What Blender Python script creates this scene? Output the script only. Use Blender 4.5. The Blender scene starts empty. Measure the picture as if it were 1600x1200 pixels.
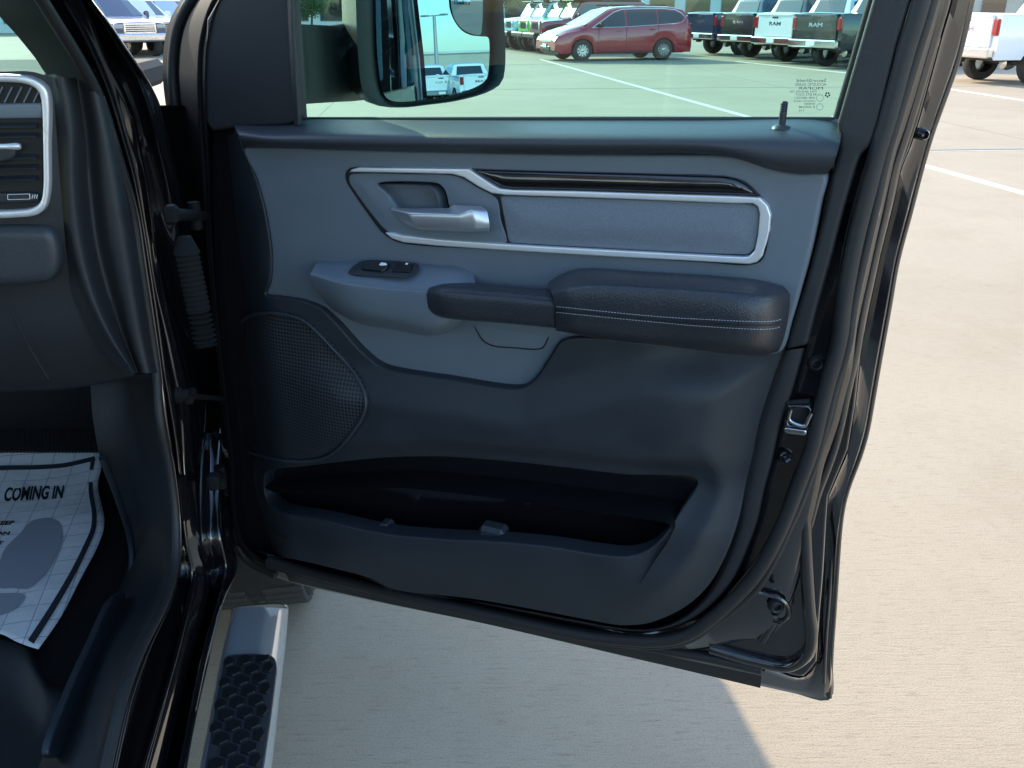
import bpy, math, random
import numpy as np
from mathutils import Vector, Matrix
from mathutils.geometry import delaunay_2d_cdt
R = math.radians
random.seed(7)
# ------------------------------------------------------------------ camera, sky, sun, exposure
FPX, PITCH, CAMZ = 1400.0, R(22.6), 1.5
scene = bpy.context.scene
col = scene.collection
cd = bpy.data.cameras.new('camera'); cam = bpy.data.objects.new('camera', cd); col.objects.link(cam)
cam.location = (0, 0, CAMZ); cam.rotation_euler = (R(90) - PITCH, 0, 0)
cd.sensor_width = 36; cd.lens = FPX / 1600 * 36; cd.clip_start = .02; cd.clip_end = 3000
scene.camera = cam
SUN_AZ, SUN_EL = R(-34.6), R(27)          # azimuth measured from +Y towards +X
world = bpy.data.worlds.new('World'); scene.world = world; world.use_nodes = True
wn = world.node_tree; bg = wn.nodes['Background']
sky = wn.nodes.new('ShaderNodeTexSky'); sky.sky_type = 'NISHITA'; sky.sun_disc = False
sky.sun_elevation = SUN_EL; sky.sun_rotation = SUN_AZ; sky.air_density = 1.2; sky.dust_density = .8; sky.ozone_density = 2.5
wn.links.new(sky.outputs[0], bg.inputs[0]); bg.inputs[1].default_value = .15
sl = bpy.data.lights.new('sun', 'SUN'); sl.energy = 2.3; sl.angle = R(.5); sl.color = (1, .85, .64)
so = bpy.data.objects.new('sun', sl); col.objects.link(so)
sd = Vector((math.sin(SUN_AZ) * math.cos(SUN_EL), math.cos(SUN_AZ) * math.cos(SUN_EL), math.sin(SUN_EL)))
so.rotation_euler = sd.to_track_quat('Z', 'Y').to_euler(); so.location = sd * 60
vs = scene.view_settings; vs.view_transform = 'Standard'; vs.look = 'None'; vs.gamma = 1; vs.exposure = 1.8

# ------------------------------------------------------------------ frames and unprojection
CP, SP = math.cos(PITCH), math.sin(PITCH)
CAM = Vector((0, 0, CAMZ))
def ray(u, v):
    x = (u - 800) / FPX; y = (600 - v) / FPX
    return Vector((x, CP + y * SP, -SP + y * CP))
class Frame:
    def __init__(s, O, a, b, n): s.O, s.a, s.b, s.n = Vector(O), Vector(a), Vector(b), Vector(n)
    def hit(s, u, v, n=0):
        d = ray(u, v); t = (n - (CAM - s.O).dot(s.n)) / d.dot(s.n); return CAM + d * t
    def ab(s, p): q = p - s.O; return (q.dot(s.a), q.dot(s.b))
    def w(s, a, b, n=0): return s.O + s.a * a + s.b * b + s.n * n
Z = (0, 0, 1)
DA = R(-23.8)
D = Frame((-.405, 1.40, 0), (math.cos(DA), math.sin(DA), 0), Z, (math.sin(DA), -math.cos(DA), 0))
TH = R(9)
eL = Vector((math.cos(TH), math.sin(TH), 0)); eF = Vector((-math.sin(TH), math.cos(TH), 0))
SIDE = Frame((0, 0, 0), -eF, Z, eL)            # n = lateral position in the truck
FRONT = Frame((0, 0, 0), eL, Z, -eF)           # n = -forward position
FLOOR = Frame((0, 0, 0), eL, eF, Z)            # n = height
GROUND = Frame((0, 0, 0), (1, 0, 0), (0, 1, 0), Z)
def T(l, f, z): return eL * l + eF * f + Vector((0, 0, z))

def catmull(P, closed, step=None, num=None, smooth=True):
    """resample a polyline (any dimension) by arc length of its first two coords"""
    P = np.array(P, float)
    if smooth and len(P) > 2:
        Q = []
        n = len(P); m = n if closed else n - 1
        for i in range(m):
            p1, p2 = P[i], P[(i + 1) % n]
            p0 = P[(i - 1) % n] if (closed or i > 0) else p1 * 2 - p2
            p3 = P[(i + 2) % n] if (closed or i < n - 2) else p2 * 2 - p1
            # centripetal parametrisation
            def dd(a, b): return max(np.linalg.norm(b[:2] - a[:2]) ** .5, 1e-4)
            t0 = 0; t1 = t0 + dd(p0, p1); t2 = t1 + dd(p1, p2); t3 = t2 + dd(p2, p3)
            for k in range(10):
                t = t1 + (t2 - t1) * k / 10
                A1 = (t1 - t) / (t1 - t0) * p0 + (t - t0) / (t1 - t0) * p1
                A2 = (t2 - t) / (t2 - t1) * p1 + (t - t1) / (t2 - t1) * p2
                A3 = (t3 - t) / (t3 - t2) * p2 + (t - t2) / (t3 - t2) * p3
                B1 = (t2 - t) / (t2 - t0) * A1 + (t - t0) / (t2 - t0) * A2
                B2 = (t3 - t) / (t3 - t1) * A2 + (t - t1) / (t3 - t1) * A3
                Q.append((t2 - t) / (t2 - t1) * B1 + (t - t1) / (t2 - t1) * B2)
        if not closed: Q.append(P[-1])
        P = np.array(Q)
    if closed: P = np.vstack([P, P[:1]])
    seg = np.linalg.norm(np.diff(P[:, :2], axis=0), axis=1); cum = np.concatenate([[0], np.cumsum(seg)])
    L = cum[-1]
    if num is None: num = max(3, int(L / step) + 1)
    ts = np.linspace(0, L, num + 1)[:-1] if closed else np.linspace(0, L, num)
    return np.stack([np.interp(ts, cum, P[:, k]) for k in range(P.shape[1])], 1)

# ------------------------------------------------------------------ objects
def newmesh(verts, faces, smooth=True, angle=40):
    me = bpy.data.meshes.new('mesh'); me.from_pydata([tuple(v) for v in verts], [], faces); me.validate(); me.update()
    if smooth:
        me.polygons.foreach_set('use_smooth', [True] * len(me.polygons))
        try: me.set_sharp_from_angle(angle=R(angle))
        except Exception: pass
    return me
def link(name, me, mat=None, parent=None, label=None):
    o = bpy.data.objects.new(name, me); col.objects.link(o); me.name = name
    if mat: me.materials.append(mat)
    if parent is not None:
        o.parent = parent
        if parent.type == 'EMPTY' and parent.get('worldspace'): o.location = -parent.location
    if label: o['label'] = label
    return o
def tag(o, label, cat, group=None, kind=None):
    if label: o['label'] = label
    if cat: o['category'] = cat
    if group: o['group'] = group
    if kind: o['kind'] = kind
    return o
def empty(name, loc, rz=0, worldspace=False):
    o = bpy.data.objects.new(name, None); col.objects.link(o); o.location = loc; o.rotation_euler = (0, 0, rz)
    o.empty_display_size = .2
    if worldspace: o['worldspace'] = True
    return o
class MB:
    def __init__(s): s.v, s.f = [], []
    def add(s, v, f):
        k = len(s.v); s.v += [Vector(p) for p in v]; s.f += [tuple(i + k for i in q) for q in f]; return s
    def box(s, c, d, rot=None, bev=0):
        c = Vector(c); hx, hy, hz = d[0] / 2, d[1] / 2, d[2] / 2
        if bev:
            b = min(bev, hx * .9, hy * .9, hz * .9); v = []; 
            import itertools
            for sx, sy, sz in itertools.product((-1, 1), repeat=3):
                v += [(sx * hx, sy * (hy - b), sz * (hz - b)), (sx * (hx - b), sy * hy, sz * (hz - b)), (sx * (hx - b), sy * (hy - b), sz * hz)]
            idx = {}
            k = 0
            for t in itertools.product((-1, 1), repeat=3):
                idx[t] = k; k += 3
            f = []
            def I(sx, sy, sz, a): return idx[(sx, sy, sz)] + a
            for s_ in (-1, 1):
                q = [I(s_, -1, -1, 0), I(s_, 1, -1, 0), I(s_, 1, 1, 0), I(s_, -1, 1, 0)]; f.append(q if s_ > 0 else q[::-1])
                q = [I(-1, s_, -1, 1), I(-1, s_, 1, 1), I(1, s_, 1, 1), I(1, s_, -1, 1)]; f.append(q if s_ > 0 else q[::-1])
                q = [I(-1, -1, s_, 2), I(1, -1, s_, 2), I(1, 1, s_, 2), I(-1, 1, s_, 2)]; f.append(q if s_ > 0 else q[::-1])
            for a in (-1, 1):
                for b2 in (-1, 1):
                    f.append([I(a, b2, -1, 0), I(a, b2, 1, 0), I(a, b2, 1, 1), I(a, b2, -1, 1)])
                    f.append([I(a, -1, b2, 0), I(a, 1, b2, 0), I(a, 1, b2, 2), I(a, -1, b2, 2)])
                    f.append([I(-1, a, b2, 1), I(1, a, b2, 1), I(1, a, b2, 2), I(-1, a, b2, 2)])
            for t in idx: f.append([idx[t], idx[t] + 1, idx[t] + 2])
        else:
            v = [(x, y, z) for x in (-hx, hx) for y in (-hy, hy) for z in (-hz, hz)]
            f = [(0, 1, 3, 2), (4, 6, 7, 5), (0, 4, 5, 1), (2, 3, 7, 6), (0, 2, 6, 4), (1, 5, 7, 3)]
        v = [Vector(p) for p in v]
        if rot is not None: v = [rot @ p for p in v]
        return s.add([p + c for p in v], f)
    def tube(s, pts, r, seg=10, cap=True):
        pts = [Vector(p) for p in pts]; n = len(pts); rr = r if isinstance(r, (list, tuple)) else [r] * n
        v = []; up = None
        for i, p in enumerate(pts):
            d = (pts[min(i + 1, n - 1)] - pts[max(i - 1, 0)]).normalized()
            if up is None: up = d.orthogonal().normalized()
            up = (up - d * up.dot(d)).normalized(); w = d.cross(up)
            for k in range(seg):
                a = 2 * math.pi * k / seg; v.append(p + (up * math.cos(a) + w * math.sin(a)) * rr[i])
        f = [(i * seg + k, i * seg + (k + 1) % seg, (i + 1) * seg + (k + 1) % seg, (i + 1) * seg + k) for i in range(n - 1) for k in range(seg)]
        if cap: f += [tuple(range(seg))[::-1], tuple(range((n - 1) * seg, n * seg))]
        return s.add(v, f)
    def lathe(s, c, axis, prof, seg=28):
        """prof: list of (r, h) along axis"""
        axis = Vector(axis).normalized(); u = axis.orthogonal().normalized(); w = axis.cross(u); c = Vector(c); v = []
        for r, h in prof:
            for k in range(seg):
                a = 2 * math.pi * k / seg; v.append(c + axis * h + (u * math.cos(a) + w * math.sin(a)) * r)
        f = [(i * seg + k, i * seg + (k + 1) % seg, (i + 1) * seg + (k + 1) % seg, (i + 1) * seg + k) for i in range(len(prof) - 1) for k in range(seg)]
        return s.add(v, f)
    def build(s, name, mat, parent=None, smooth=True, angle=35, fixn=True):
        me = newmesh(s.v, s.f, False)
        if fixn:
            import bmesh
            bm = bmesh.new(); bm.from_mesh(me); bmesh.ops.recalc_face_normals(bm, faces=bm.faces); bm.to_mesh(me); bm.free()
        if smooth:
            me.polygons.foreach_set('use_smooth', [True] * len(me.polygons)); me.set_sharp_from_angle(angle=R(angle))
        return link(name, me, mat, parent)

def inpoly(px, py, poly):
    x, y = poly[:, 0], poly[:, 1]; x2, y2 = np.roll(x, -1), np.roll(y, -1)
    px = np.asarray(px)[:, None]; py = np.asarray(py)[:, None]
    c = ((y > py) != (y2 > py)) & (px < (x2 - x) * (py - y) / (y2 - y + 1e-15) + x)
    return (c.sum(1) % 2) == 1
def distpoly(P, poly):
    A = poly; B = np.roll(poly, -1, axis=0); d = B - A; L2 = (d ** 2).sum(1) + 1e-18
    out = np.full(len(P), 1e9)
    for k in range(0, len(P), 2000):
        q = P[k:k + 2000][:, None, :] - A[None]
        t = np.clip((q * d).sum(2) / L2, 0, 1)
        out[k:k + 2000] = np.sqrt((((q - d * t[..., None])) ** 2).sum(2)).min(1)
    return out
def pad(name, fr, outline, n, mat, parent, skirt=.01, r=.003, grid=.008, nf=None, holes=(), smooth=True, label=None, angle=50, roundh=True, space='px'):
    """filled panel traced as a closed outline on a plane of frame fr, with rounded rim, bulge nf(a,b,d) and skirt"""
    def ring(o):
        P = catmull(o, True, step=3.0 if space == 'px' else grid * .7, smooth=smooth)
        if space == 'px':
            Q = []
            for u, v in P:
                nn = n
                for _ in range(4 if nf else 0):
                    a, b = fr.ab(fr.hit(u, v, nn)); nn = n + nf(a, b, 1.0)
                Q.append(fr.ab(fr.hit(u, v, nn)))
            P = np.array(Q)
        return P
    ro = ring(outline); rh = [ring(h) for h in holes]
    # thin out close points
    def thin(P):
        keep = [0]
        for i in range(1, len(P)):
            if np.linalg.norm(P[i] - P[keep[-1]]) > min(grid * .45, .003): keep.append(i)
        return P[keep]
    ro = thin(ro); rh = [thin(h) for h in rh]
    lo, hi = ro.min(0), ro.max(0)
    g = np.array([(x + (grid / 2 if j % 2 else 0), y) for j, y in enumerate(np.arange(lo[1], hi[1], grid * .87)) for x in np.arange(lo[0], hi[0], grid)])
    extra = []
    allr = [ro] + rh
    if r > 0:
        for P in allr:
            t = np.roll(P, -1, 0) - np.roll(P, 1, 0); t /= np.linalg.norm(t, axis=1)[:, None] + 1e-12
            nn = np.stack([-t[:, 1], t[:, 0]], 1)
            for q in (.15, .4, .75, 1.15):
                for sg in (1, -1):
                    extra.append((P + nn * q * r * sg, q * r))
    def inside(Q):
        m = inpoly(Q[:, 0], Q[:, 1], ro)
        for h in rh: m &= ~inpoly(Q[:, 0], Q[:, 1], h)
        return m
    def alld(Q): return np.min([distpoly(Q, P) for P in allr], axis=0)
    pts = [ro] + rh; fixed = sum(len(p) for p in pts)
    if len(g):
        g = g[inside(g)]
        if len(g): g = g[alld(g) > max(r * 1.4, grid * .4)]; pts.append(g)
    for Q, d0 in extra:
        m = inside(Q); Q = Q[m]
        if len(Q): Q = Q[alld(Q) > d0 * .9]; pts.append(Q)
    V = np.vstack([p for p in pts if len(p)])
    edges = []; k = 0
    for P in allr:
        m = len(P); edges += [(k + i, k + (i + 1) % m) for i in range(m)]; k += m
    res = delaunay_2d_cdt([Vector(p) for p in V], edges, [], 0, 1e-6)
    vv = np.array([tuple(p) for p in res[0]]); ff = [f for f in res[2]]
    cen = np.array([vv[list(f)].mean(0) for f in ff]); ok = inside(cen)
    ff = [tuple(f) for f, o in zip(ff, ok) if o]
    d = alld(vv)
    h = np.full(len(vv), float(n))
    if r > 0:
        q = np.clip(d, 0, r); h -= (r - np.sqrt(np.clip(r * r - (r - q) ** 2, 0, None)))
    if nf is not None: h = h + np.array([nf(a, b, dd) for (a, b), dd in zip(vv, d)])
    verts = [fr.w(a, b, z) for (a, b), z in zip(vv, h)]
    # orientation
    out = []
    for f in ff:
        a, b, c = (vv[i] for i in f[:3])
        area = (b[0] - a[0]) * (c[1] - a[1]) - (b[1] - a[1]) * (c[0] - a[0])
        s = fr.a.cross(fr.b).dot(fr.n)
        out.append(f if area * s > 0 else f[::-1])
    if skirt:
        cnt = {}
        for f in out:
            for i in range(len(f)):
                e = (f[i], f[(i + 1) % len(f)]); cnt[e] = 1
        base = {}
        for (i, j) in list(cnt):
            if (j, i) not in cnt:
                for q in (i, j):
                    if q not in base:
                        base[q] = len(verts); verts.append(verts[q] - fr.n * skirt if not callable(skirt) else fr.w(vv[q][0], vv[q][1], skirt(vv[q][0], vv[q][1])))
                out.append((j, i, base[i], base[j]))
    return link(name, newmesh(verts, out, True, angle), mat, parent, label)

def loft(name, fr, rows, mat, parent, nu=40, nv=4, smoothu=True, smoothv=True, closedv=False, flip=False, label=None, angle=60, thick=0):
    """rows: list of (pixel pts, n) ; n a number or one per point. A surface through the rows."""
    G = []
    for pts, n in rows:
        nn = n if isinstance(n, (list, tuple)) else [n] * len(pts)
        f = fr
        P = catmull([(p[0], p[1], q) for p, q in zip(pts, nn)], False, num=nu, smooth=smoothu)
        G.append([np.array(f.hit(u, v, q)) for u, v, q in P])
    G = np.array(G)                                     # rows x nu x 3
    if smoothv and len(G) > 2:
        H = []; m = len(G)
        for i in range(m - 1):
            p0 = G[i - 1] if i else G[i] * 2 - G[i + 1]; p1 = G[i]; p2 = G[i + 1]; p3 = G[i + 2] if i < m - 2 else G[i + 1] * 2 - G[i]
            for k in range(nv):
                t = k / nv
                H.append(.5 * (2 * p1 + (p2 - p0) * t + (2 * p0 - 5 * p1 + 4 * p2 - p3) * t * t + (3 * p1 - p0 - 3 * p2 + p3) * t ** 3))
        H.append(G[-1]); G = np.array(H)
    m, w = G.shape[:2]
    verts = [Vector(p) for r_ in G for p in r_]
    faces = [(i * w + j, i * w + j + 1, (i + 1) * w + j + 1, (i + 1) * w + j) for i in range(m - 1) for j in range(w - 1)]
    # face the camera
    f = faces[len(faces) // 2]; nrm = (verts[f[1]] - verts[f[0]]).cross(verts[f[3]] - verts[f[0]])
    if nrm.dot(CAM - verts[f[0]]) < 0: faces = [q[::-1] for q in faces]
    if flip: faces = [q[::-1] for q in faces]
    me = newmesh(verts, faces, True, angle)
    o = link(name, me, mat, parent, label)
    if thick:
        md = o.modifiers.new('thick', 'SOLIDIFY'); md.thickness = thick; md.offset = -1
    return o
def bar(name, fr, pts, n, rad, mat, parent, num=60, seg=8, smooth=True, closed=False, label=None):
    nn = n if isinstance(n, (list, tuple)) else [n] * len(pts)
    P = catmull([(p[0], p[1], q) for p, q in zip(pts, nn)], closed, num=num, smooth=smooth)
    W = [fr.hit(u, v, q) for u, v, q in P]
    if closed: W.append(W[0])
    o = MB().tube(W, rad, seg).build(name, mat, parent, angle=80)
    if label: o['label'] = label
    return o

# ------------------------------------------------------------------ materials
MATS = {}
def mat(name, c, rough=.5, metal=0, bump=0, bscale=400, coat=0, var=0, vscale=30, spec=.5, trans=False, emit=None, dirt=0):
    if name in MATS: return MATS[name]
    m = bpy.data.materials.new(name); m.use_nodes = True; nt = m.node_tree; b = nt.nodes['Principled BSDF']
    b.inputs['Base Color'].default_value = (*c, 1); b.inputs['Roughness'].default_value = rough; b.inputs['Metallic'].default_value = metal
    b.inputs['Specular IOR Level'].default_value = spec
    if coat: b.inputs['Coat Weight'].default_value = coat; b.inputs['Coat Roughness'].default_value = .04
    tc = nt.nodes.new('ShaderNodeTexCoord')
    if bump:
        t = nt.nodes.new('ShaderNodeTexNoise'); t.inputs['Scale'].default_value = bscale; t.inputs['Detail'].default_value = 3
        nt.links.new(tc.outputs['Object'], t.inputs['Vector'])
        bp = nt.nodes.new('ShaderNodeBump'); bp.inputs['Strength'].default_value = bump; bp.inputs['Distance'].default_value = .001
        nt.links.new(t.outputs[0], bp.inputs['Height']); nt.links.new(bp.outputs[0], b.inputs['Normal'])
    if var or dirt:
        t = nt.nodes.new('ShaderNodeTexNoise'); t.inputs['Scale'].default_value = vscale; t.inputs['Detail'].default_value = 6; t.inputs['Roughness'].default_value = .65
        nt.links.new(tc.outputs['Object'], t.inputs['Vector'])
    if var:
        r = nt.nodes.new('ShaderNodeValToRGB'); nt.links.new(t.outputs[0], r.inputs[0])
        r.color_ramp.elements[0].position = .3; r.color_ramp.elements[1].position = .7
        r.color_ramp.elements[0].color = (*[x * (1 - var) for x in c], 1); r.color_ramp.elements[1].color = (*[min(1, x * (1 + var)) for x in c], 1)
        nt.links.new(r.outputs[0], b.inputs['Base Color'])
    if dirt:
        mr = nt.nodes.new('ShaderNodeMapRange'); mr.inputs[1].default_value = .35; mr.inputs[2].default_value = .7
        mr.inputs[3].default_value = rough; mr.inputs[4].default_value = min(1, rough + dirt)
        nt.links.new(t.outputs[0], mr.inputs[0]); nt.links.new(mr.outputs[0], b.inputs['Roughness'])
    if emit: b.inputs['Emission Color'].default_value = (*c, 1); b.inputs['Emission Strength'].default_value = emit
    MATS[name] = m; return m
def glassmat(name, tint, refl=.06):
    m = bpy.data.materials.new(name); m.use_nodes = True; nt = m.node_tree; nt.nodes.remove(nt.nodes['Principled BSDF'])
    out = nt.nodes['Material Output']
    t = nt.nodes.new('ShaderNodeBsdfTransparent'); t.inputs[0].default_value = (*tint, 1)
    g = nt.nodes.new('ShaderNodeBsdfGlossy'); g.inputs['Roughness'].default_value = .01
    lw = nt.nodes.new('ShaderNodeLayerWeight'); lw.inputs[0].default_value = .5
    pw = nt.nodes.new('ShaderNodeMath'); pw.operation = 'POWER'; pw.inputs[1].default_value = 5; nt.links.new(lw.outputs['Facing'], pw.inputs[0])
    fr = nt.nodes.new('ShaderNodeMath'); fr.operation = 'MULTIPLY_ADD'; fr.inputs[1].default_value = .9; fr.inputs[2].default_value = .04; nt.links.new(pw.outputs[0], fr.inputs[0])
    mx = nt.nodes.new('ShaderNodeMixShader')
    nt.links.new(fr.outputs[0], mx.inputs[0]); nt.links.new(t.outputs[0], mx.inputs[1]); nt.links.new(g.outputs[0], mx.inputs[2])
    nt.links.new(mx.outputs[0], out.inputs[0]); return m
M = dict(
 paint=mat('black_paint', (.006, .006, .008), .09, coat=1, dirt=.04, vscale=6, spec=1.0),
 paint_in=mat('black_inner_paint', (.008, .008, .01), .14, coat=1, dirt=.05, vscale=12, spec=.8),
 trim=mat('blue_grey_plastic', (.12, .148, .178), .46, bump=.3, bscale=900, var=.05, vscale=5, dirt=.12),
 seal=mat('dark_seal', (.005, .006, .007), .7, spec=.15),
 mhouse=mat('mirror_plastic', (.010, .011, .013), .5, bump=.3, bscale=700),
 pod=mat('satin_grey_plastic', (.13, .162, .195), .34, bump=.12, bscale=900),
 dark=mat('charcoal_plastic', (.020, .025, .032), .46, bump=.35, bscale=800, var=.15, vscale=9, dirt=.14),
 frame=mat('frame_trim_plastic', (.018, .019, .022), .55, bump=.25, bscale=800),
 cap=mat('soft_charcoal_vinyl', (.032, .037, .045), .42, bump=.5, bscale=600),
 leather=mat('charcoal_leather', (.026, .03, .038), .36, bump=.9, bscale=420),
 rubber=mat('rubber', (.018, .018, .019), .55, bump=.2, bscale=300),
 black=mat('deep_black', (.004, .004, .005), .6),
 satin=mat('satin_silver', (.80, .82, .85), .36, metal=.6),
 chrome=mat('chrome', (.85, .87, .9), .07, metal=1, dirt=.08, vscale=14),
 piano=mat('piano_black', (.008, .008, .009), .06, coat=1, dirt=.2, vscale=60),
 fabric=mat('grey_fabric', (.17, .20, .235), .9, bump=1.0, bscale=1400, var=.18, vscale=500),
 stitch=mat('pale_thread', (.35, .37, .4), .8),
 steel=mat('steel', (.5, .52, .55), .25, metal=1),
 white=mat('white_print', (.8, .8, .8), .6),
 ink=mat('print_ink', (.012, .014, .02), .6),
 carpet=mat('black_carpet', (.008, .008, .009), .95, bump=1, bscale=500),
)
M['mirror'] = mat('mirror_silver', (.20, .32, .44), .005, metal=1)
M['glass'] = glassmat('green_tinted_glass', (.49, .84, .76))
M['wglass'] = glassmat('windscreen_glass', (.52, .84, .80))

def sst(x, a, b):
    t = min(1, max(0, (x - a) / (b - a))); return t * t * (3 - 2 * t)
# ================================================================== THE TRUCK IN FRONT OF THE CAMERA
ROOT = T(-1.1, .3, 0)
truck = empty('pickup_truck', ROOT, 0, worldspace=True)
tag(truck, 'glossy black pickup with its front passenger door wide open, seen from the door opening', 'pickup truck')

# ---------------- door shell: ribbons traced from the shut face, each at its own depth
C0 = [(1640, -560), (1600, -400), (1560, -200), (1519, 0), (1498, 91), (1476, 154), (1458, 203), (1446, 242), (1424, 327), (1402, 410), (1390, 480), (1376, 559), (1364, 627), (1354, 680), (1343, 716), (1325, 763), (1317, 795), (1312, 840), (1308, 896), (1304, 958), (1300, 1015), (1297, 1093)]
C1 = [(1605, -560), (1570, -400), (1528, -200), (1487, 0), (1471, 55), (1435, 187), (1421, 230), (1407, 264), (1396, 316), (1375, 400), (1358, 480), (1345, 545), (1335, 637), (1324, 703), (1303, 753), (1293, 777), (1290, 817), (1285, 902), (1280, 958), (1275, 1035), (1255, 1058)]
C2 = [(1585, -560), (1548, -400), (1505, -200), (1462, 0), (1435, 91), (1407, 181), (1388, 247), (1372, 324), (1355, 400), (1337, 480), (1327, 548), (1311, 595), (1295, 658), (1274, 729), (1251, 792), (1239, 817), (1216, 868), (1190, 916), (1165, 941), (1122, 972), (1085, 998), (1040, 1010), (980, 1008), (900, 997), (760, 966), (600, 932), (500, 908), (420, 885)]
C3 = [(1545, -560), (1508, -400), (1465, -200), (1424, 0), (1402, 71), (1372, 192), (1361, 225), (1350, 264), (1322, 365), (1312, 420), (1304, 480), (1298, 532), (1279, 606), (1269, 648), (1261, 690), (1237, 753), (1216, 811), (1188, 865), (1156, 907), (1117, 950), (1080, 980), (1040, 993), (980, 993), (900, 984), (760, 954), (600, 918), (500, 893), (420, 870)]
C4 = [(1361, 225), (1345, 245), (1330, 290), (1312, 360), (1294, 420), (1277, 480), (1261, 543), (1240, 616), (1222, 665), (1219, 679), (1206, 737), (1199, 760), (1188, 811), (1173, 853), (1145, 910), (1108, 950), (1075, 972), (1030, 986), (980, 987), (900, 974), (760, 945), (600, 910), (500, 886), (410, 862)]
C5 = [(1308, 270), (1295, 330), (1275, 400), (1258, 450), (1240, 500), (1223, 548), (1209, 593), (1185, 669), (1172, 732), (1160, 780), (1148, 831), (1128, 885), (1103, 930), (1065, 965), (1020, 982), (980, 982), (900, 968), (827, 954), (740, 939), (681, 933), (616, 924), (576, 906), (497, 885), (400, 861)]
P, PI_, TR = M['paint'], M['paint_in'], M['frame']
# outer skin and inner skin in one body: rear flange ribbons
S0 = 1.0
bottom_edge = [(1297, 1093), (1240, 1083), (1190, 1072), (1040, 1040), (900, 1008), (760, 975), (602, 943), (455, 910), (425, 900), (380, 880)]
OUTW = [(u, v) for u, v in C0] + bottom_edge[1:]
def scale_n(rows, f): return rows
# the door body (outer skin panel, seen edge on)
win_hole = [(470, 190), (458, 0), (452, -90), (520, -230), (640, -380), (760, -470), (1000, -500), (1300, -505), (1490, -500), (1498, -440), (1430, -220), (1364, 0), (1312, 184), (1290, 190), (900, 190)]
outer = OUTW + [(362, 850), (350, 760), (340, 650), (325, 480), (300, 330), (270, 220), (256, 150), (254, 100), (262, 40), (283, 0), (345, -80), (450, -220), (600, -400), (720, -540), (1000, -590), (1300, -595), (1600, -590)]
door = pad('door', D, outer, -.150, P, truck, skirt=.012, r=.006, grid=.03, holes=[[(u, v) for u, v in win_hole]], smooth=False,
           nf=lambda a, b, d: -.035 * (1 - sst(abs(b - 1.1), 0, .75)))
door['label'] = 'open front passenger door with charcoal trim, seen from inside'
inner_out = C2[3:] + [(362, 850), (350, 760), (340, 650), (335, 480), (330, 330), (328, 190), (326, 60), (338, 0), (400, -90), (500, -230), (640, -400), (750, -505), (1000, -550), (1300, -555), (1560, -550), (1548, -400), (1505, -200)]
pad('inner_door_panel', D, inner_out, -.045, PI_, door, skirt=.05, r=.006, grid=.03, holes=[[(446, 190), (432, 0), (424, -90), (490, -232)] + win_hole[4:]], smooth=False)
pad('shut_panel', D, C1[4:] + [(1180, 1040), (1040, 1010), (1080, 940), (1180, 800), (1240, 600), (1300, 400), (1360, 250)], -.062, PI_, door, skirt=.01, r=.003, grid=.03, smooth=False)
# rear shut face: seal channel, stepped flange, outer edge
def mixc(A, B, t, num=70):
    a = catmull(A, False, num=num); b = catmull(B, False, num=num); return [tuple(p) for p in a * (1 - t) + b * t]
C1b = C1 + [(1180, 1035), (1040, 1018), (900, 993), (760, 960), (600, 926), (440, 888)]
def mm(A, B, t): return mixc(A, B, t, 160)
NF = (D.a * .95 + D.n * .31 + Vector((0, 0, -.04))).normalized()
def onface(A, nA, B, fall):
    out = []
    for (pa, na, pb) in zip(A, nA, B):
        k = sst(pa[1], 820, 930) if pa[0] > 1180 else 1
        p = D.hit(pa[0], pa[1], na); d = ray(pb[0], pb[1]); t = (p - CAM).dot(NF) / d.dot(NF)
        q = (CAM + d * t - D.O).dot(D.n); out.append(max(-.14, min(na, q)) * (1 - k) + fall * k)
    q = np.convolve(np.pad(out, 7, 'edge'), np.ones(15) / 15, 'valid'); return [float(x) for x in q]
e1, e2 = mm(C2, C1b, .34), mm(C2, C1b, .60); n1_ = [-.050] * 160; n2_ = onface(e1, n1_, e2, -.08)
e3, e4 = mm(C1b, OUTW, .05), mm(C1b, OUTW, .30); n3_ = [min(-.09, x - .006) for x in n2_]; n4_ = onface(e3, n3_, e4, -.124); n5_ = [min(x - .01, -.146) for x in n4_]
loft('shut_face', D, [(C2, -.03), (C2, -.046), (e1, n1_), (e2, n2_), (mm(C2, C1b, .86), [x - .002 for x in n2_]), (mm(C2, C1b, 1), [x - .002 for x in n3_]), (e3, n3_), (e4, n4_), (mm(C1b, OUTW, .80), [x - .002 for x in n4_]), (mm(C1b, OUTW, .93), n5_), (OUTW, [min(x, -.149) for x in n5_])],
     P, door, nu=200, nv=4, smoothv=False)
bar('flange_bead', D, mixc(C1[:-1], C0, .55), [-.118] * 70, .003, P, door, num=120, seg=8)
bar('flange_bead', D, mixc(C1[:-1], C0, .93), [-.142] * 70, .005, P, door, num=120, seg=8)
# inner painted valley with raised pressed rib between seal and flange
bar('pressed_rib', D, mixc(C2[:20], C1[:-1], .45), [-.062] * 70, .0085, PI_, door, num=120)
bar('pressed_rib', D, [(1262, 700), (1258, 780), (1259, 850), (1262, 915), (1265, 960), (1268, 985), (1262, 1020), (1235, 1040), (1180, 1032), (1110, 1012)], -.058, .010, PI_, door, num=60)
bar('door_seal', D, mixc(C3, C2, .42), [-.012] * 70, .0105, M['rubber'], door, num=160)
bar('door_seal', D, mixc(C3, C2, .85), [-.028] * 70, .007, M['rubber'], door, num=160)
bar('seal_edge', D, mixc(C3, C2, .02), [-.016] * 70, .0022, P, door, num=160, seg=6)
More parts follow.
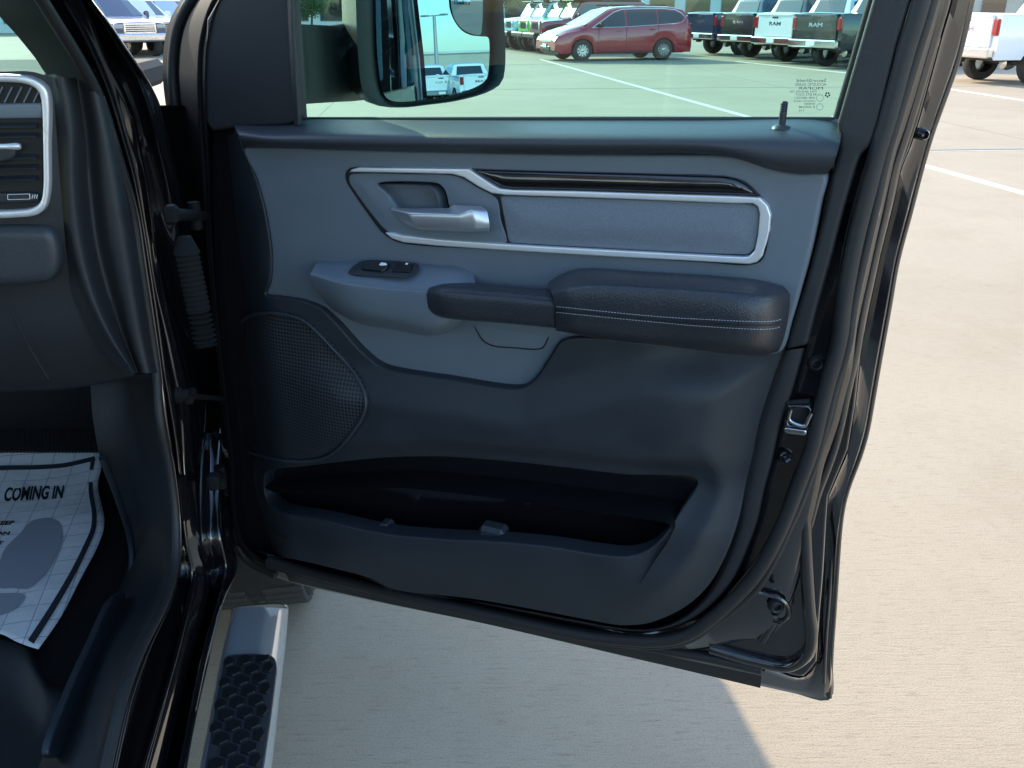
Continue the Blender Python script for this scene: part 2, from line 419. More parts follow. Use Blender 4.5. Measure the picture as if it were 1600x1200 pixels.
# latch recess strip of painted metal between trim and seal
loft('latch_strip', D, [(C4, -.012), (C4, -.034), (mixc(C3[6:], C3[6:], 0), -.030), (mixc(C3[6:], C3[6:], 0), -.018)], PI_, door, nu=120, nv=3, smoothv=False)
# front edge of the door, curling back to the hinge pillar
d0 = [(600, -400), (450, -220), (345, -80), (283, 0), (262, 40), (254, 100), (257, 150), (270, 220), (285, 270), (300, 330), (318, 400), (325, 480), (332, 560), (343, 650), (352, 720), (358, 800), (366, 850), (388, 880), (430, 902)]
dm = [(615, -390), (475, -215), (372, -75), (312, 0), (290, 45), (282, 105), (285, 160), (292, 230), (303, 280), (312, 330), (322, 400), (330, 480), (338, 560), (348, 650), (357, 720), (362, 800), (372, 848), (392, 875), (432, 895)]
d1 = [(640, -380), (500, -205), (400, -70), (342, 0), (324, 60), (320, 110), (321, 190), (323, 240), (325, 285), (326, 330), (330, 400), (336, 480), (344, 560), (354, 650), (362, 720), (366, 800), (378, 845), (400, 868), (435, 888)]
loft('front_edge_return', D, [(d0, -.148), (dm, -.10), (dm, -.085), (d1, -.02), (d1, -.012)], M['seal'], door, nu=90, nv=5)
bar('door_seal', D, mixc(d0, dm, .55), [-.108] * 70, .009, M['rubber'], door, num=110)
bar('door_seal', D, mixc(dm, d1, .8), [-.030] * 70, .0045, M['seal'], door, num=110)
# ---------------- trim round the window
pad('front_frame_trim', D, [(322, 30), (342, -5), (400, -75), (500, -210), (535, -245), (470, -90), (462, -40), (460, 0), (466, 100), (472, 188), (440, 196), (368, 200), (330, 205), (321, 190), (319, 110)], -.014, TR, door, skirt=.008, r=.005, grid=.02, smooth=False)
loft('front_frame_trim', D, [([(449, -90), (449, 0), (453, 90), (460, 196)], -.012), ([(453, -90), (455, 0), (460, 90), (467, 196)], -.006), ([(460, -90), (460, 0), (465, 90), (472, 192)], -.02), ([(460, -90), (460, 0), (465, 90), (472, 192)], -.075)], TR, door, nu=20, nv=4)
pad('rear_frame_trim', D, [(1308, 192), (1330, 115), (1362, 4), (1430, -225), (1500, -440), (1535, -520), (1465, -200), (1424, 0), (1402, 71), (1373, 192), (1361, 227), (1345, 243), (1338, 262), (1318, 330), (1300, 400), (1277, 480), (1262, 540), (1226, 548), (1240, 500), (1262, 430), (1288, 330), (1300, 270), (1310, 235)], -.008, TR, door, skirt=.05, r=.006, grid=.02, smooth=False)
bar('glass_run', D, [(1498, -440), (1430, -222), (1363, 0), (1334, 100), (1308, 188)], -.055, .006, M['rubber'], door, num=30)
pad('top_frame_trim', D, [(500, -215), (640, -385), (752, -492), (1000, -530), (1300, -535), (1540, -530), (1498, -470), (1300, -505), (1000, -500), (760, -470), (640, -375), (520, -225)], -.008, TR, door, skirt=.05, r=.004, grid=.03, smooth=False)
# ---------------- lower trim, upper trim, belt cap
pocket = [(415, 741), (412, 765), (418, 785), (435, 799), (500, 812), (600, 834), (700, 843), (780, 847), (860, 855), (930, 866), (985, 871), (1012, 863), (1035, 842), (1060, 805), (1084, 765), (1078, 757), (1040, 750), (960, 741), (860, 729), (760, 719), (680, 714), (600, 716), (520, 724), (470, 730), (430, 734)]
def zline(pts, n):
    q = sorted(D.ab(D.hit(u, v, n)) for u, v in pts); xs = [p[0] for p in q]; ys = [p[1] for p in q]
    return lambda a: float(np.interp(a, xs, ys))
ztop = zline([(415, 736), (520, 722), (680, 712), (860, 727), (1000, 744), (1084, 760), (1160, 770)], .0)
zbot = zline([(415, 790), (600, 834), (780, 847), (985, 871), (1084, 886), (1160, 897)], .035)
zkey = zline([(590, 575), (820, 606), (1010, 556), (1200, 556)], .0)
s_a, s_b = D.ab(D.hit(440, 700, 0))[0], D.ab(D.hit(1150, 700, 0))[0]
def low_n(a, b, d):
    t, k, u_ = ztop(a), zbot(a), zkey(a)
    t = max(t, k + .085)
    lip = .034 * (1 - sst(b, k + .02, t + .02)) * (1 - .75 * sst(k - .02 - b, 0, .16))
    bul = .020 * sst(b, t, t + .05) * (1 - sst(b, u_ - .06, u_ + .01))        # padded swell over the pocket
    side = sst(a, s_a - .02, s_a + .16) * (1 - sst(a, s_b - .10, s_b + .02))
    edge = -.022 * (1 - sst(d, 0, .07)) * sst(a, s_b - .16, s_b - .04)
    left = -.085 * (1 - sst(a, -.16, .03))
    return lip * (.55 + .45 * side) + bul * side + edge + left
low = [(323, 205), (368, 203), (378, 228), (400, 280), (414, 330), (424, 400), (421, 440), (414, 460), (432, 464), (470, 470), (500, 482), (522, 502), (560, 545), (590, 570), (612, 578), (700, 592), (800, 607), (822, 603), (840, 588), (862, 555), (880, 532), (930, 528), (1000, 535), (1100, 548), (1190, 556), (1222, 549), (1207, 597), (1184, 669), (1171, 732), (1159, 780), (1147, 831), (1127, 885), (1102, 928), (1064, 963), (1018, 980), (980, 980), (900, 966), (827, 952), (740, 937), (681, 930), (616, 922), (576, 904), (497, 883), (400, 858), (376, 835), (364, 765), (356, 700), (344, 600), (334, 480), (328, 400), (325, 300)]
spk = [(392, 493), (420, 489), (445, 492), (472, 500), (492, 516), (520, 545), (546, 573), (562, 597), (571, 622), (569, 645), (555, 670), (530, 700), (505, 716), (475, 721), (440, 719), (400, 710), (372, 700), (358, 690), (352, 640), (352, 600), (360, 540), (375, 505)]
pad('lower_trim', D, low, .004, M['dark'], door, skirt=.03, r=.0035, grid=.009, nf=low_n, holes=[pocket], smooth=True, angle=70)
pk = [(u, v - 3 if v < 760 else v + 3) for u, v in pocket]
pad('map_pocket', D, pocket, -.10, M['seal'], door, skirt=lambda a, b: .0025 + low_n(a, b, 1), r=0, grid=.02, angle=30)  # near-black material puts the shade inside the pocket into its colour
for (u, v, w_) in ((604, 818, 20), (772, 824, 40)):
    c = D.hit(u, v, .004)
    MB().box(c - Vector((0, 0, .02)), (w_ * .0011, .03, .05), Matrix.Rotation(DA, 3, 'Z'), bev=.006).build('pocket_divider', M['cap'], door)
# rim band down the rear and bottom of the trim
loft('trim_rim', D, [(C5[5:], -.018), (mixc(C5[5:], C4[6:], .3, 60), -.012), (mixc(C5[5:], C4[6:], .8, 60), -.014), (C4[6:], -.022), (C4[6:], -.04)], TR, door, nu=110, nv=5)
MB().tube([D.hit(u, v, .012 + .004) for u, v in catmull([(425, 835), (470, 845), (520, 853), (556, 862), (575, 885), (592, 908), (612, 922)], False, num=40)], .0016, 6).build('trim_seam', M['black'], door)
up = [(381, 229), (500, 232), (600, 235), (800, 239), (1000, 242), (1130, 243), (1165, 246), (1190, 255), (1215, 265), (1250, 271), (1290, 272), (1282, 320), (1268, 390), (1252, 450), (1236, 505), (1221, 549), (1190, 556), (1100, 548), (1000, 535), (930, 528), (880, 532), (862, 555), (840, 588), (822, 603), (800, 607), (700, 592), (612, 578), (590, 570), (560, 545), (522, 502), (500, 482), (470, 470), (432, 464), (416, 460), (421, 440), (424, 400), (414, 330), (400, 280)]
def up_n(a, b, d):
    zc = D.ab(D.hit(900, 330, 0))[1]
    return .010 * math.exp(-((b - zc + .14) / .05) ** 2) * 0 - .012 * (1 - sst(d, 0, .03)) * 0 - .02 * sst(b, zc - .10, zc - .26) * 0 - .016 * (1 - sst(b, zc - .24, zc - .08))
cup_hole = [(584, 284), (600, 281), (660, 281), (688, 284), (700, 296), (706, 322), (708, 334), (640, 334), (620, 334), (600, 308)]
pad('upper_trim', D, up, .004, M['trim'], door, skirt=.03, r=.005, grid=.011, nf=up_n, angle=70, holes=[cup_hole])
# shallow dark gap line round upper trim
cap0 = [(367, 194), (420, 188), (470, 186), (700, 187), (900, 187), (1100, 187), (1270, 186), (1312, 190)]
cap1 = [(366, 197), (420, 200), (470, 199), (700, 200), (900, 201), (1100, 202), (1270, 203), (1315, 208)]
cap2 = [(371, 206), (420, 212), (470, 212), (700, 213), (900, 215), (1100, 217), (1270, 224), (1312, 226)]
cap3 = [(377, 218), (420, 223), (470, 225), (700, 229), (900, 231), (1120, 234), (1210, 252), (1303, 255)]
cap4 = [(382, 230), (420, 231), (470, 232), (700, 237), (900, 241), (1130, 243), (1215, 266), (1293, 271)]
loft('belt_cap', D, [(cap0, -.05), (cap1, -.004), (cap2, .026), (cap3, .030), (cap4, .014), (cap4, -.005)], M['cap'], door, nu=90, nv=6)
loft('belt_cap_end', D, [([(367, 194), (372, 207), (378, 219), (382, 231)], [-.05, .02, .03, .01]), ([(367, 194), (372, 207), (378, 219), (382, 231)], [-.05, -.01, -.01, -.01])], M['cap'], door, nu=12, nv=2)
loft('belt_cap_end', D, [([(1312, 190), (1313, 215), (1303, 255), (1293, 271)], [-.05, .02, .03, .014]), ([(1312, 190), (1313, 215), (1303, 255), (1293, 271)], [-.05, -.02, -.02, -.02])], M['cap'], door, nu=12, nv=2)
bar('belt_seal', D, [(462, 187), (700, 187), (1000, 187), (1306, 188)], -.052, .004, M['rubber'], door, num=20)
# lock knob with its collar
kc = D.hit(1222, 193, -.012)
MB().lathe(kc, Z, [(0, .0255), (.0025, .0253), (.0040, .024), (.0045, .022), (.0040, .021), (.0045, .0198), (.0040, .0185), (.0045, .0172), (.0040, .016), (.0045, .0147), (.0040, .0135), (.0045, .012), (.0042, .010), (.0042, -.01)], 16).build('lock_knob', M['dark'], door)
MB().lathe(kc + Vector((0, 0, -.002)), Z, [(.0045, .001), (.0075, .0005), (.0105, -.0015), (.012, -.004)], 24).build('knob_collar', M['cap'], door)
# ---------------- release handle bezel, silver outline, piano black strip, fabric insert
bez = [(541, 272), (547, 264), (560, 262), (650, 263), (731, 264), (840, 268), (1000, 272), (1130, 276), (1162, 284), (1188, 308), (1203, 330), (1200, 370), (1190, 405), (1172, 413), (1100, 409), (900, 396), (760, 388), (660, 383), (622, 377), (600, 364), (575, 332), (553, 302), (542, 284)]
pad('insert_gap', D, [(u + (1 if u > 900 else -1), v + (1 if v > 330 else -1)) for u, v in bez], .0055, M['black'], door, skirt=.004, r=0, grid=.03, holes=[cup_hole])
cup = [(588, 288), (600, 285), (660, 285), (684, 288), (694, 298), (700, 322), (702, 330), (640, 330), (625, 330), (605, 305)]
hz = [(546, 273), (560, 271), (640, 272), (706, 274), (722, 279), (745, 293), (768, 305), (776, 312), (782, 345), (790, 380), (760, 380), (700, 376), (650, 372), (626, 368), (604, 362), (577, 332), (555, 302), (544, 284)]
pad('handle_surround', D, hz, .008, M['trim'], door, skirt=.004, r=.002, grid=.006, holes=[cup], nf=lambda a, b, d: -.0015 * (1 - sst(d, 0, .02)))
pad('handle_cup', D, cup, -.018, M['trim'], door, skirt=lambda a, b: .007, r=0, grid=.01)
sil = [(545, 269), (549, 265), (559, 262), (650, 263), (732, 264), (748, 275), (766, 287), (780, 295), (800, 297), (900, 299), (1050, 304), (1150, 307), (1187, 309), (1199, 321), (1204, 336), (1202, 360), (1197, 380), (1190, 402), (1182, 410), (1170, 413), (1100, 409), (950, 401), (800, 392), (680, 384), (630, 379), (612, 373), (601, 364), (612, 364), (626, 368), (693, 375), (780, 381), (840, 385), (950, 391), (1100, 399), (1160, 402), (1170, 401), (1179, 392), (1184, 368), (1187, 335), (1184, 323), (1176, 318), (1150, 318), (1000, 312), (890, 308), (790, 305), (768, 302), (748, 292), (724, 277), (706, 272), (620, 270), (560, 269)]
pad('silver_outline', D, sil, .0135, M['satin'], door, skirt=.009, r=.0016, grid=.004, smooth=False, angle=60)
pb = [(734, 265), (840, 268), (1000, 272), (1129, 276), (1150, 280), (1165, 288), (1186, 307), (1150, 306), (1050, 303), (900, 298), (800, 296), (782, 294), (766, 285)]
pad('piano_black_strip', D, pb, .012, M['piano'], door, skirt=.006, r=.004, grid=.006, smooth=False, nf=lambda a, b, d: .003 * sst(d, 0, .012))
fab = [(778, 307), (900, 310), (1050, 315), (1150, 319), (1174, 320), (1184, 325), (1186, 340), (1183, 368), (1178, 390), (1168, 400), (1100, 398), (950, 390), (840, 384), (792, 381), (786, 350)]
pad('fabric_insert', D, fab, .008, M['fabric'], door, skirt=.003, r=.003, grid=.008, smooth=False, nf=lambda a, b, d: .005 * sst(d, 0, .03))
# lever
loft('release_lever', D, [([(613, 324), (640, 326), (701, 325), (708, 320), (752, 322)], [.012, .016, .02, .022, .018]), ([(611, 328), (640, 331), (716, 333), (735, 326), (760, 328)], [.016, .03, .036, .036, .026]),
                          ([(618, 334), (640, 338), (718, 338), (738, 332), (762, 334)], [.016, .034, .041, .040, .030]), ([(627, 346), (645, 351), (722, 354), (742, 352), (765, 352)], [.014, .032, .040, .040, .032]),
                          ([(638, 354), (655, 358), (724, 361), (742, 361), (765, 360)], [.008, .022, .032, .034, .026]), ([(645, 356), (660, 360), (724, 363), (742, 363), (764, 362)], [.006, .004, .004, .004, .004])],
     mat('satin_lever', (.50, .53, .56), .28, metal=.65), door, nu=50, nv=5, smoothu=False)
# ---------------- switch pod and armrest
loft('switch_pod', D, [([(499, 408), (560, 407), (640, 410), (715, 415), (738, 424)], .0), ([(493, 413), (552, 417), (636, 421), (712, 425), (741, 432)], [.016, .022, .022, .022, .008]), ([(486, 426), (530, 437), (610, 447), (690, 452), (743, 447)], [.035, .052, .056, .056, .03]),
                       ([(485, 433), (530, 447), (610, 457), (690, 461), (743, 455)], [.038, .058, .062, .062, .034]), ([(494, 454), (540, 478), (610, 494), (690, 500), (738, 482)], [.032, .05, .056, .056, .03]),
                       ([(510, 474), (552, 497), (612, 508), (682, 519), (724, 500)], [.02, .028, .034, .036, .02]), ([(520, 484), (560, 505), (612, 514), (680, 524), (716, 510)], 0)], M['pod'], door, nu=70, nv=7)
plate = [(544, 427), (549, 420), (559, 412), (570, 408), (600, 408), (640, 411), (655, 414), (655, 420), (648, 428), (638, 433), (625, 434), (590, 432), (552, 430)]
def onpod(u, v): return float(np.interp(v, [407, 415, 421, 437, 447], [.004, .020, .026, .050, .058])) + .004
pl = [D.hit(u, v, onpod(u, v)) for u, v in catmull(plate, True, num=50)]
def slab(name, ring, nrm, th, m, parent):
    k = len(ring); c = sum(ring, Vector()) / k
    up_ = [p + nrm * th for p in ring]; ins = [p + (c - p) * .04 + nrm * th * 1.25 for p in ring]
    f = [(i, (i + 1) % k, k + (i + 1) % k, k + i) for i in range(k)] + [(k + i, k + (i + 1) % k, 2 * k + (i + 1) % k, 2 * k + i) for i in range(k)] + [tuple(range(2 * k, 3 * k))]
    return MB().add(ring + up_ + ins, f).build(name, m, parent, angle=30)
pn = (pl[12] - pl[0]).cross(pl[30] - pl[0]).normalized()
if pn.z < 0: pn = -pn
slab('switch_plate', pl, pn, .0012, M['dark'], door)
def pq(pts, name, m, th=.002, lift=.0015):
    r_ = [D.hit(u, v, onpod(u, v)) + pn * lift for u, v in pts]; return slab(name, r_, pn, th, m, door)
pq([(566, 424), (572, 413), (604, 413), (610, 416), (604, 425), (598, 428)], 'window_switch', M['piano'], .003)
pq([(594, 419), (598, 415), (605, 416), (607, 419), (601, 421)], 'switch_symbol', M['white'], .0003, .0056)
pq([(614, 427), (620, 414), (646, 416), (641, 428)], 'lock_switch', M['black'], .002)
for (u, v) in ((629, 422), (637, 416)):
    pq([(u - 2.5, v + 1), (u - 1, v - 1.5), (u + 2.5, v - 1), (u + 1, v + 1.5)], 'switch_symbol', M['white'], .0003, .0042)
loft('pull_handle', D, [([(684, 443), (700, 440), (780, 446), (852, 453)], .028), ([(672, 449), (690, 447), (780, 453), (858, 460)], [.055, .064, .064, .064]), ([(667, 456), (690, 455), (780, 461), (861, 469)], [.064, .076, .076, .076]),
                        ([(667, 466), (690, 464), (780, 470), (864, 478)], [.066, .082, .082, .082]), ([(670, 484), (692, 488), (780, 494), (866, 502)], [.062, .078, .078, .078]), ([(677, 493), (696, 497), (780, 504), (866, 512)], [.05, .062, .062, .062]), ([(688, 492), (704, 497), (780, 503), (866, 511)], .02)],
     M['leather'], door, nu=60, nv=6)
bar('pull_piping', D, [(853, 452), (861, 466), (866, 482), (867, 511)], [.064, .079, .084, .066], .0014, M['black'], door, num=24, seg=6)
loft('armrest', D, [([(857, 441), (878, 428), (905, 420), (1000, 424), (1180, 437), (1222, 446)], .012), ([(858, 446), (880, 433), (906, 425), (1000, 430), (1180, 443), (1226, 449)], [.05, .05, .05, .05, .05, .02]), ([(862, 457), (885, 447), (914, 440), (1020, 444), (1190, 455), (1234, 459)], [.074, .082, .084, .084, .080, .022]),
                    ([(866, 470), (888, 459), (916, 452), (1020, 456), (1196, 467), (1234, 471)], [.082, .094, .098, .098, .092, .022]), ([(867, 488), (890, 480), (918, 477), (1020, 487), (1200, 497), (1232, 493)], [.080, .096, .100, .100, .094, .02]),
                    ([(868, 506), (890, 507), (918, 511), (1020, 522), (1196, 533), (1226, 524)], [.074, .090, .092, .092, .086, .018]), ([(869, 516), (890, 519), (918, 524), (1020, 536), (1192, 551), (1220, 541)], [.05, .062, .066, .066, .056, .014]), ([(869, 517), (890, 520), (918, 526), (1020, 538), (1190, 555), (1216, 549)], 0)],
     M['leather'], door, nu=90, nv=8)
from mathutils.bvhtree import BVHTree
def on_surface(o, lift=.0004):
    me = o.data; t = BVHTree.FromPolygons([v.co for v in me.vertices], [tuple(p.vertices) for p in me.polygons])
    def fn(u, v, n=0):
        d = ray(u, v).normalized(); h = t.ray_cast(CAM, d)
        return (h[0] - d * lift) if h[0] is not None else D.hit(u, v, .05)
    return fn
arm_o = [o for o in col.objects if o.name == 'armrest'][0]; onarm = on_surface(arm_o, .0003)
def arm_n(u, v): return float(np.interp(u, [866, 890, 918, 1020, 1200, 1232], [.082, .097, .1015, .1015, .0955, .021]))
for line in ([(869, 479), (918, 484), (1020, 494), (1100, 499), (1206, 502), (1224, 498)], [(869, 488), (918, 493), (1020, 503), (1100, 510), (1204, 514), (1222, 510)]):
    Pp = catmull(line, False, num=150); mb = MB()
    for i in range(0, 148, 2):
        a_, b_ = Pp[i], Pp[i] + (Pp[i + 1] - Pp[i]) * 1.25
        mb.tube([onarm(*a_), onarm(*b_)], .00045, 5)
    mb.build('stitching', M['stitch'], door)
MB().tube([onarm(u, v) for u, v in catmull([(869, 484), (918, 489), (1020, 499), (1100, 505), (1205, 508), (1222, 504)], False, num=80)], .0011, 6).build('armrest_seam', M['black'], door, angle=80)
flap = [(741, 505), (800, 505), (860, 512), (853, 535), (846, 544), (800, 543), (770, 540), (756, 533), (747, 520)]
pad('pocket_flap', D, flap, -.0075, M['trim'], door, skirt=.004, r=.002, grid=.01)
bar('flap_gap', D, flap, -.0085, .0012, M['black'], door, closed=True, seg=6, num=80)
# ---------------- speaker
spm = mat('speaker_mesh', (.010, .011, .013), .45)
nt = spm.node_tree; b = nt.nodes['Principled BSDF']; tc = nt.nodes.new('ShaderNodeTexCoord'); mp = nt.nodes.new('ShaderNodeMapping'); mp.inputs['Rotation'].default_value = (0, 0, -DA)
vo = nt.nodes.new('ShaderNodeTexVoronoi'); vo.feature = 'F1'; vo.inputs['Scale'].default_value = 165; vo.inputs['Randomness'].default_value = 0
sep = nt.nodes.new('ShaderNodeSeparateXYZ'); cmb = nt.nodes.new('ShaderNodeCombineXYZ')
nt.links.new(tc.outputs['Object'], mp.inputs[0]); nt.links.new(mp.outputs[0], sep.inputs[0]); nt.links.new(sep.outputs[0], cmb.inputs[0]); nt.links.new(sep.outputs[2], cmb.inputs[1]); nt.links.new(cmb.outputs[0], vo.inputs['Vector'])
rp = nt.nodes.new('ShaderNodeValToRGB'); rp.color_ramp.elements[0].position = .25; rp.color_ramp.elements[1].position = .42
rp.color_ramp.elements[0].color = (.001, .001, .0012, 1); rp.color_ramp.elements[1].color = (.036, .042, .05, 1)
nt.links.new(vo.outputs['Distance'], rp.inputs[0]); nt.links.new(rp.outputs[0], b.inputs['Base Color'])
bp = nt.nodes.new('ShaderNodeBump'); bp.inputs['Distance'].default_value = .002; bp.inputs['Strength'].default_value = .8; nt.links.new(rp.outputs[0], bp.inputs['Height']); nt.links.new(bp.outputs[0], b.inputs['Normal'])
spn = lambda a, b, d: low_n(a, b, 1)
pad('speaker_grille', D, spk, .0075, spm, door, skirt=.004, r=.002, grid=.012, nf=lambda a, b, d: spn(a, b, d) + .004 * sst(d, 0, .05))
Pp = catmull(spk, True, num=160); W = []
for u, v in Pp:
    nn = .006
    for _ in range(4):
        a_, b_ = D.ab(D.hit(u, v, nn)); nn = .010 + spn(a_, b_, 1)
    W.append(D.hit(u, v, nn))
W.append(W[0]); MB().tube(W, .0028, 8).build('speaker_rim', M['cap'], door, angle=80)
# ---------------- latch, bumpers, screws on the shut face
def boss(u, v, n, r, name='rubber_bumper', m=None):
    c = D.hit(u, v, n); ax = D.n + D.a * .5
    MB().lathe(c, ax, [(r * 1.25, -.004), (r * 1.15, .001), (r, .005), (r * .8, .0065), (r * .55, .0045), (r * .5, -.001), (0, -.001)], 24).build(name, m or M['rubber'], door)
boss(1275, 568, -.028, .0085); boss(1213, 947, -.045, .010, 'rubber_bumper'); boss(1226, 712, -.03, .009, 'drain_plug', M['paint_in'])
boss(1442, 210, -.10, .006, 'screw', M['paint_in']); boss(1205, 905, -.045, .003, 'screw', M['black'])
Pp = catmull([(1186, 925), (1205, 930), (1218, 934), (1230, 945), (1232, 960), (1222, 970), (1208, 968)], False, num=24)
MB().tube([D.hit(u, v, -.043) for u, v in Pp], .004, 8).build('pressed_ridge', M['paint_in'], door)
Rz = Matrix.Rotation(DA + R(10), 3, 'Z') @ Matrix.Rotation(R(-10), 3, 'Y')
lc = D.hit(1249, 652, -.02)
MB().box(lc, (.034, .010, .052), Rz, .003).build('latch_plate', M['black'], door)
pad('latch_housing', D, [(1232, 632), (1268, 634), (1272, 655), (1262, 680), (1222, 676), (1224, 655)], -.010, M['paint_in'], door, skirt=.012, r=.003, grid=.01, smooth=False, holes=[[(1238, 638), (1263, 640), (1262, 662), (1256, 668), (1232, 664)]])
bar('latch_claw', D, [(1236, 640), (1233, 655), (1245, 663), (1258, 665), (1263, 655), (1268, 645)], -.004, .0028, M['steel'], door, num=30)
pad('latch_lip', D, [(1226, 668), (1262, 673), (1260, 682), (1224, 677)], -.004, M['steel'], door, skirt=.004, r=.002, grid=.005, smooth=False)
# lower rubber flap along the bottom edge
loft('bottom_flap', D, [([(445, 893), (602, 927), (760, 960), (1040, 1024), (1190, 1056)], -.10), ([(452, 908), (602, 942), (760, 975), (1040, 1040), (1188, 1075)], -.105), ([(452, 908), (602, 942), (760, 975), (1040, 1040), (1188, 1075)], -.120)], M['rubber'], door, nu=40, nv=2, smoothv=False)
bar('bottom_seal', D, [(400, 872), (500, 900), (602, 922), (760, 956), (900, 990), (1040, 1016), (1110, 1028), (1190, 1046)], -.06, .008, M['rubber'], door, num=60)
# ---------------- window glass with its etched mark
pad('window_glass', D, [(452, 215), (445, 0), (445, -95), (515, -245), (640, -395), (750, -480), (1000, -515), (1300, -520), (1505, -515), (1512, -440), (1440, -220), (1374, 0), (1320, 215), (900, 215)], -.06, M['glass'], door, skirt=0, r=0, grid=.05, smooth=False)

def textmesh(txt, bold=False, cond=1.0):
    cu = bpy.data.curves.new('t', 'FONT'); cu.body = txt; cu.resolution_u = 3; cu.offset = .035 if bold else 0
    o = bpy.data.objects.new('t', cu); me = bpy.data.meshes.new_from_object(o)
    v = np.array([tuple(p.co) for p in me.vertices]); f = [tuple(p.vertices) for p in me.polygons]
    bpy.data.objects.remove(o); bpy.data.curves.remove(cu); bpy.data.meshes.remove(me)
    lo, hi = v.min(0), v.max(0); v = (v - lo) / np.maximum(hi - lo, 1e-6)
    return v[:, :2], f
def text_on(txt, fn, q, mb, bold=False, mirror=False):
    """q: pixel corners bottom-left, bottom-right, top-right, top-left of the printed line"""
    v, f = textmesh(txt, bold); q = [np.array(p, float) for p in q]; out = []
    for x, y in v:
        if mirror: x = 1 - x
        p = (1 - x) * (1 - y) * q[0] + x * (1 - y) * q[1] + x * y * q[2] + (1 - x) * y * q[3]; out.append(fn(*p))
    mb.add(out, f)
mb = MB()
for txt, x0, x1, y0, y1 in (('SecuriShield', 1245, 1291, 128, 123), ('ACOUSTIC GLASS', 1243, 1291, 134, 129.5), ('MOPAR', 1247, 1286, 140, 135.5), ('M764 28C8 AS2 75A', 1234, 1276, 144.5, 141.5),
                            ('M 672 DOT', 1243, 1275, 149.5, 146), ('43R-000251', 1242, 1274, 154.5, 151), ('LAMINATED CARLITE', 1240, 1274, 159.5, 156.5), ('TEMPERED', 1256, 1274, 164, 161), ('E 000248', 1248, 1273, 169, 165.5), ('116', 1248, 1256, 174, 171)):
    text_on(txt, lambda u, v: D.hit(u, v, -.0592), [(x0, y0), (x1, y0), (x1, y1), (x0, y1)], mb, mirror=True)
for (u, v, r) in ((1281, 153, 5.2), (1281, 167, 5)):
    ring_ = [D.hit(u + r * math.cos(a), v + r * math.sin(a), -.0592) for a in np.linspace(0, 6.28, 25)]
    mb.tube(ring_, .0002, 4)
mb.build('etched_mark', mat('etched_print', (.05, .09, .08), .7), door, smooth=False, fixn=False)
mb = MB()
for k in range(5):
    a = k * 1.2566 + .3; c = D.hit(1293 + 3 * math.cos(a), 148 + 3 * math.sin(a), -.0592); mb.lathe(c, D.n, [(0, 0), (.0011, 0), (.0011, -.0002)], 8)
mb.build('etched_mark', M['black'], door, fixn=False)

# ---------------- side mirror on the door
mc = CAM + ray(680, 90) * (1.78 / ray(680, 90).y)
MAZ, MEL = R(-62), R(2.0)
mn = Vector((math.cos(MAZ) * math.cos(MEL), math.sin(MAZ) * math.cos(MEL), math.sin(MEL)))
ma = Vector((-math.sin(MAZ), math.cos(MAZ), 0)); mbv = mn.cross(ma)
MF = Frame(mc, ma, mbv, mn)
gl_out = [(587, -60), (587, 0), (590, 90), (596, 135), (601, 149), (611, 157), (626, 159), (660, 156), (705, 149), (745, 135), (759, 125), (763, 112), (764, 62), (762, 58), (753, 57), (736, 55), (722, 48), (710, 33), (703, 15), (701, -5), (700, -100), (690, -135), (640, -140), (600, -130), (588, -105)]
bs_out = [(705, -3), (706, 12), (713, 32), (724, 45), (737, 52), (753, 54), (755, 40), (755, 0), (753, -60), (745, -95), (720, -105), (706, -80)]
rim_in = [(582, -100), (583, 0), (586, 90), (592, 138), (598, 153), (610, 162), (628, 164), (665, 160), (708, 154), (752, 140), (766, 128), (770, 112), (769, 0), (764, -90), (750, -130), (700, -148), (640, -150), (594, -140)]
rim_out = [(556, -105), (556, 0), (560, 90), (566, 140), (576, 156), (596, 166), (632, 168), (668, 164), (712, 158), (762, 144), (783, 130), (789, 108), (786, 0), (778, -100), (760, -145), (700, -166), (640, -168), (575, -150)]
gm = mat('mirror_glass_edge', (.02, .02, .02), .4)
pad('mirror_glass', MF, gl_out, 0, M['mirror'], door, skirt=.004, r=0, grid=.02, smooth=True)
bc = MF.ab(MF.hit(726, -30, .0015))
pad('blind_spot_mirror', MF, bs_out, .0030, M['mirror'], door, skirt=.005, r=0, grid=.004, nf=lambda a, b, d: 0 if d == 1.0 else -((a - bc[0]) ** 2 + (b - bc[1]) ** 2) / 1.4)
bso = col.objects['blind_spot_mirror'] if 'blind_spot_mirror' in col.objects else None
def ringw(px, n): return [MF.hit(u, v, n) for u, v in catmull(px, True, num=80)]
r0 = ringw(rim_in, -.003); r0b = ringw(rim_in, -.02); r1 = ringw(rim_out, .010); c = sum(r1, Vector()) / 80
back = -mn
def shr(ring, k, dist, dx=0): return [c + (p - c) * k + back * dist + ma * dx for p in ring]
rings = [r0b, r0, [p * .5 + q * .5 + mn * .006 for p, q in zip(r0, r1)], r1, shr(r1, 1.0, .02), shr(r1, .99, .05), shr(r1, .94, .09, -.005), shr(r1, .80, .125, -.01), shr(r1, .5, .145, -.01), shr(r1, .1, .15, -.01)]
V = [p for r_ in rings for p in r_]; F = [(i * 80 + k, i * 80 + (k + 1) % 80, (i + 1) * 80 + (k + 1) % 80, (i + 1) * 80 + k) for i in range(len(rings) - 1) for k in range(80)]
F += [tuple(range(80))[::-1], tuple(range(len(V) - 80, len(V)))]
MB().add(V, F).build('mirror_housing', M['mhouse'], door, angle=60)
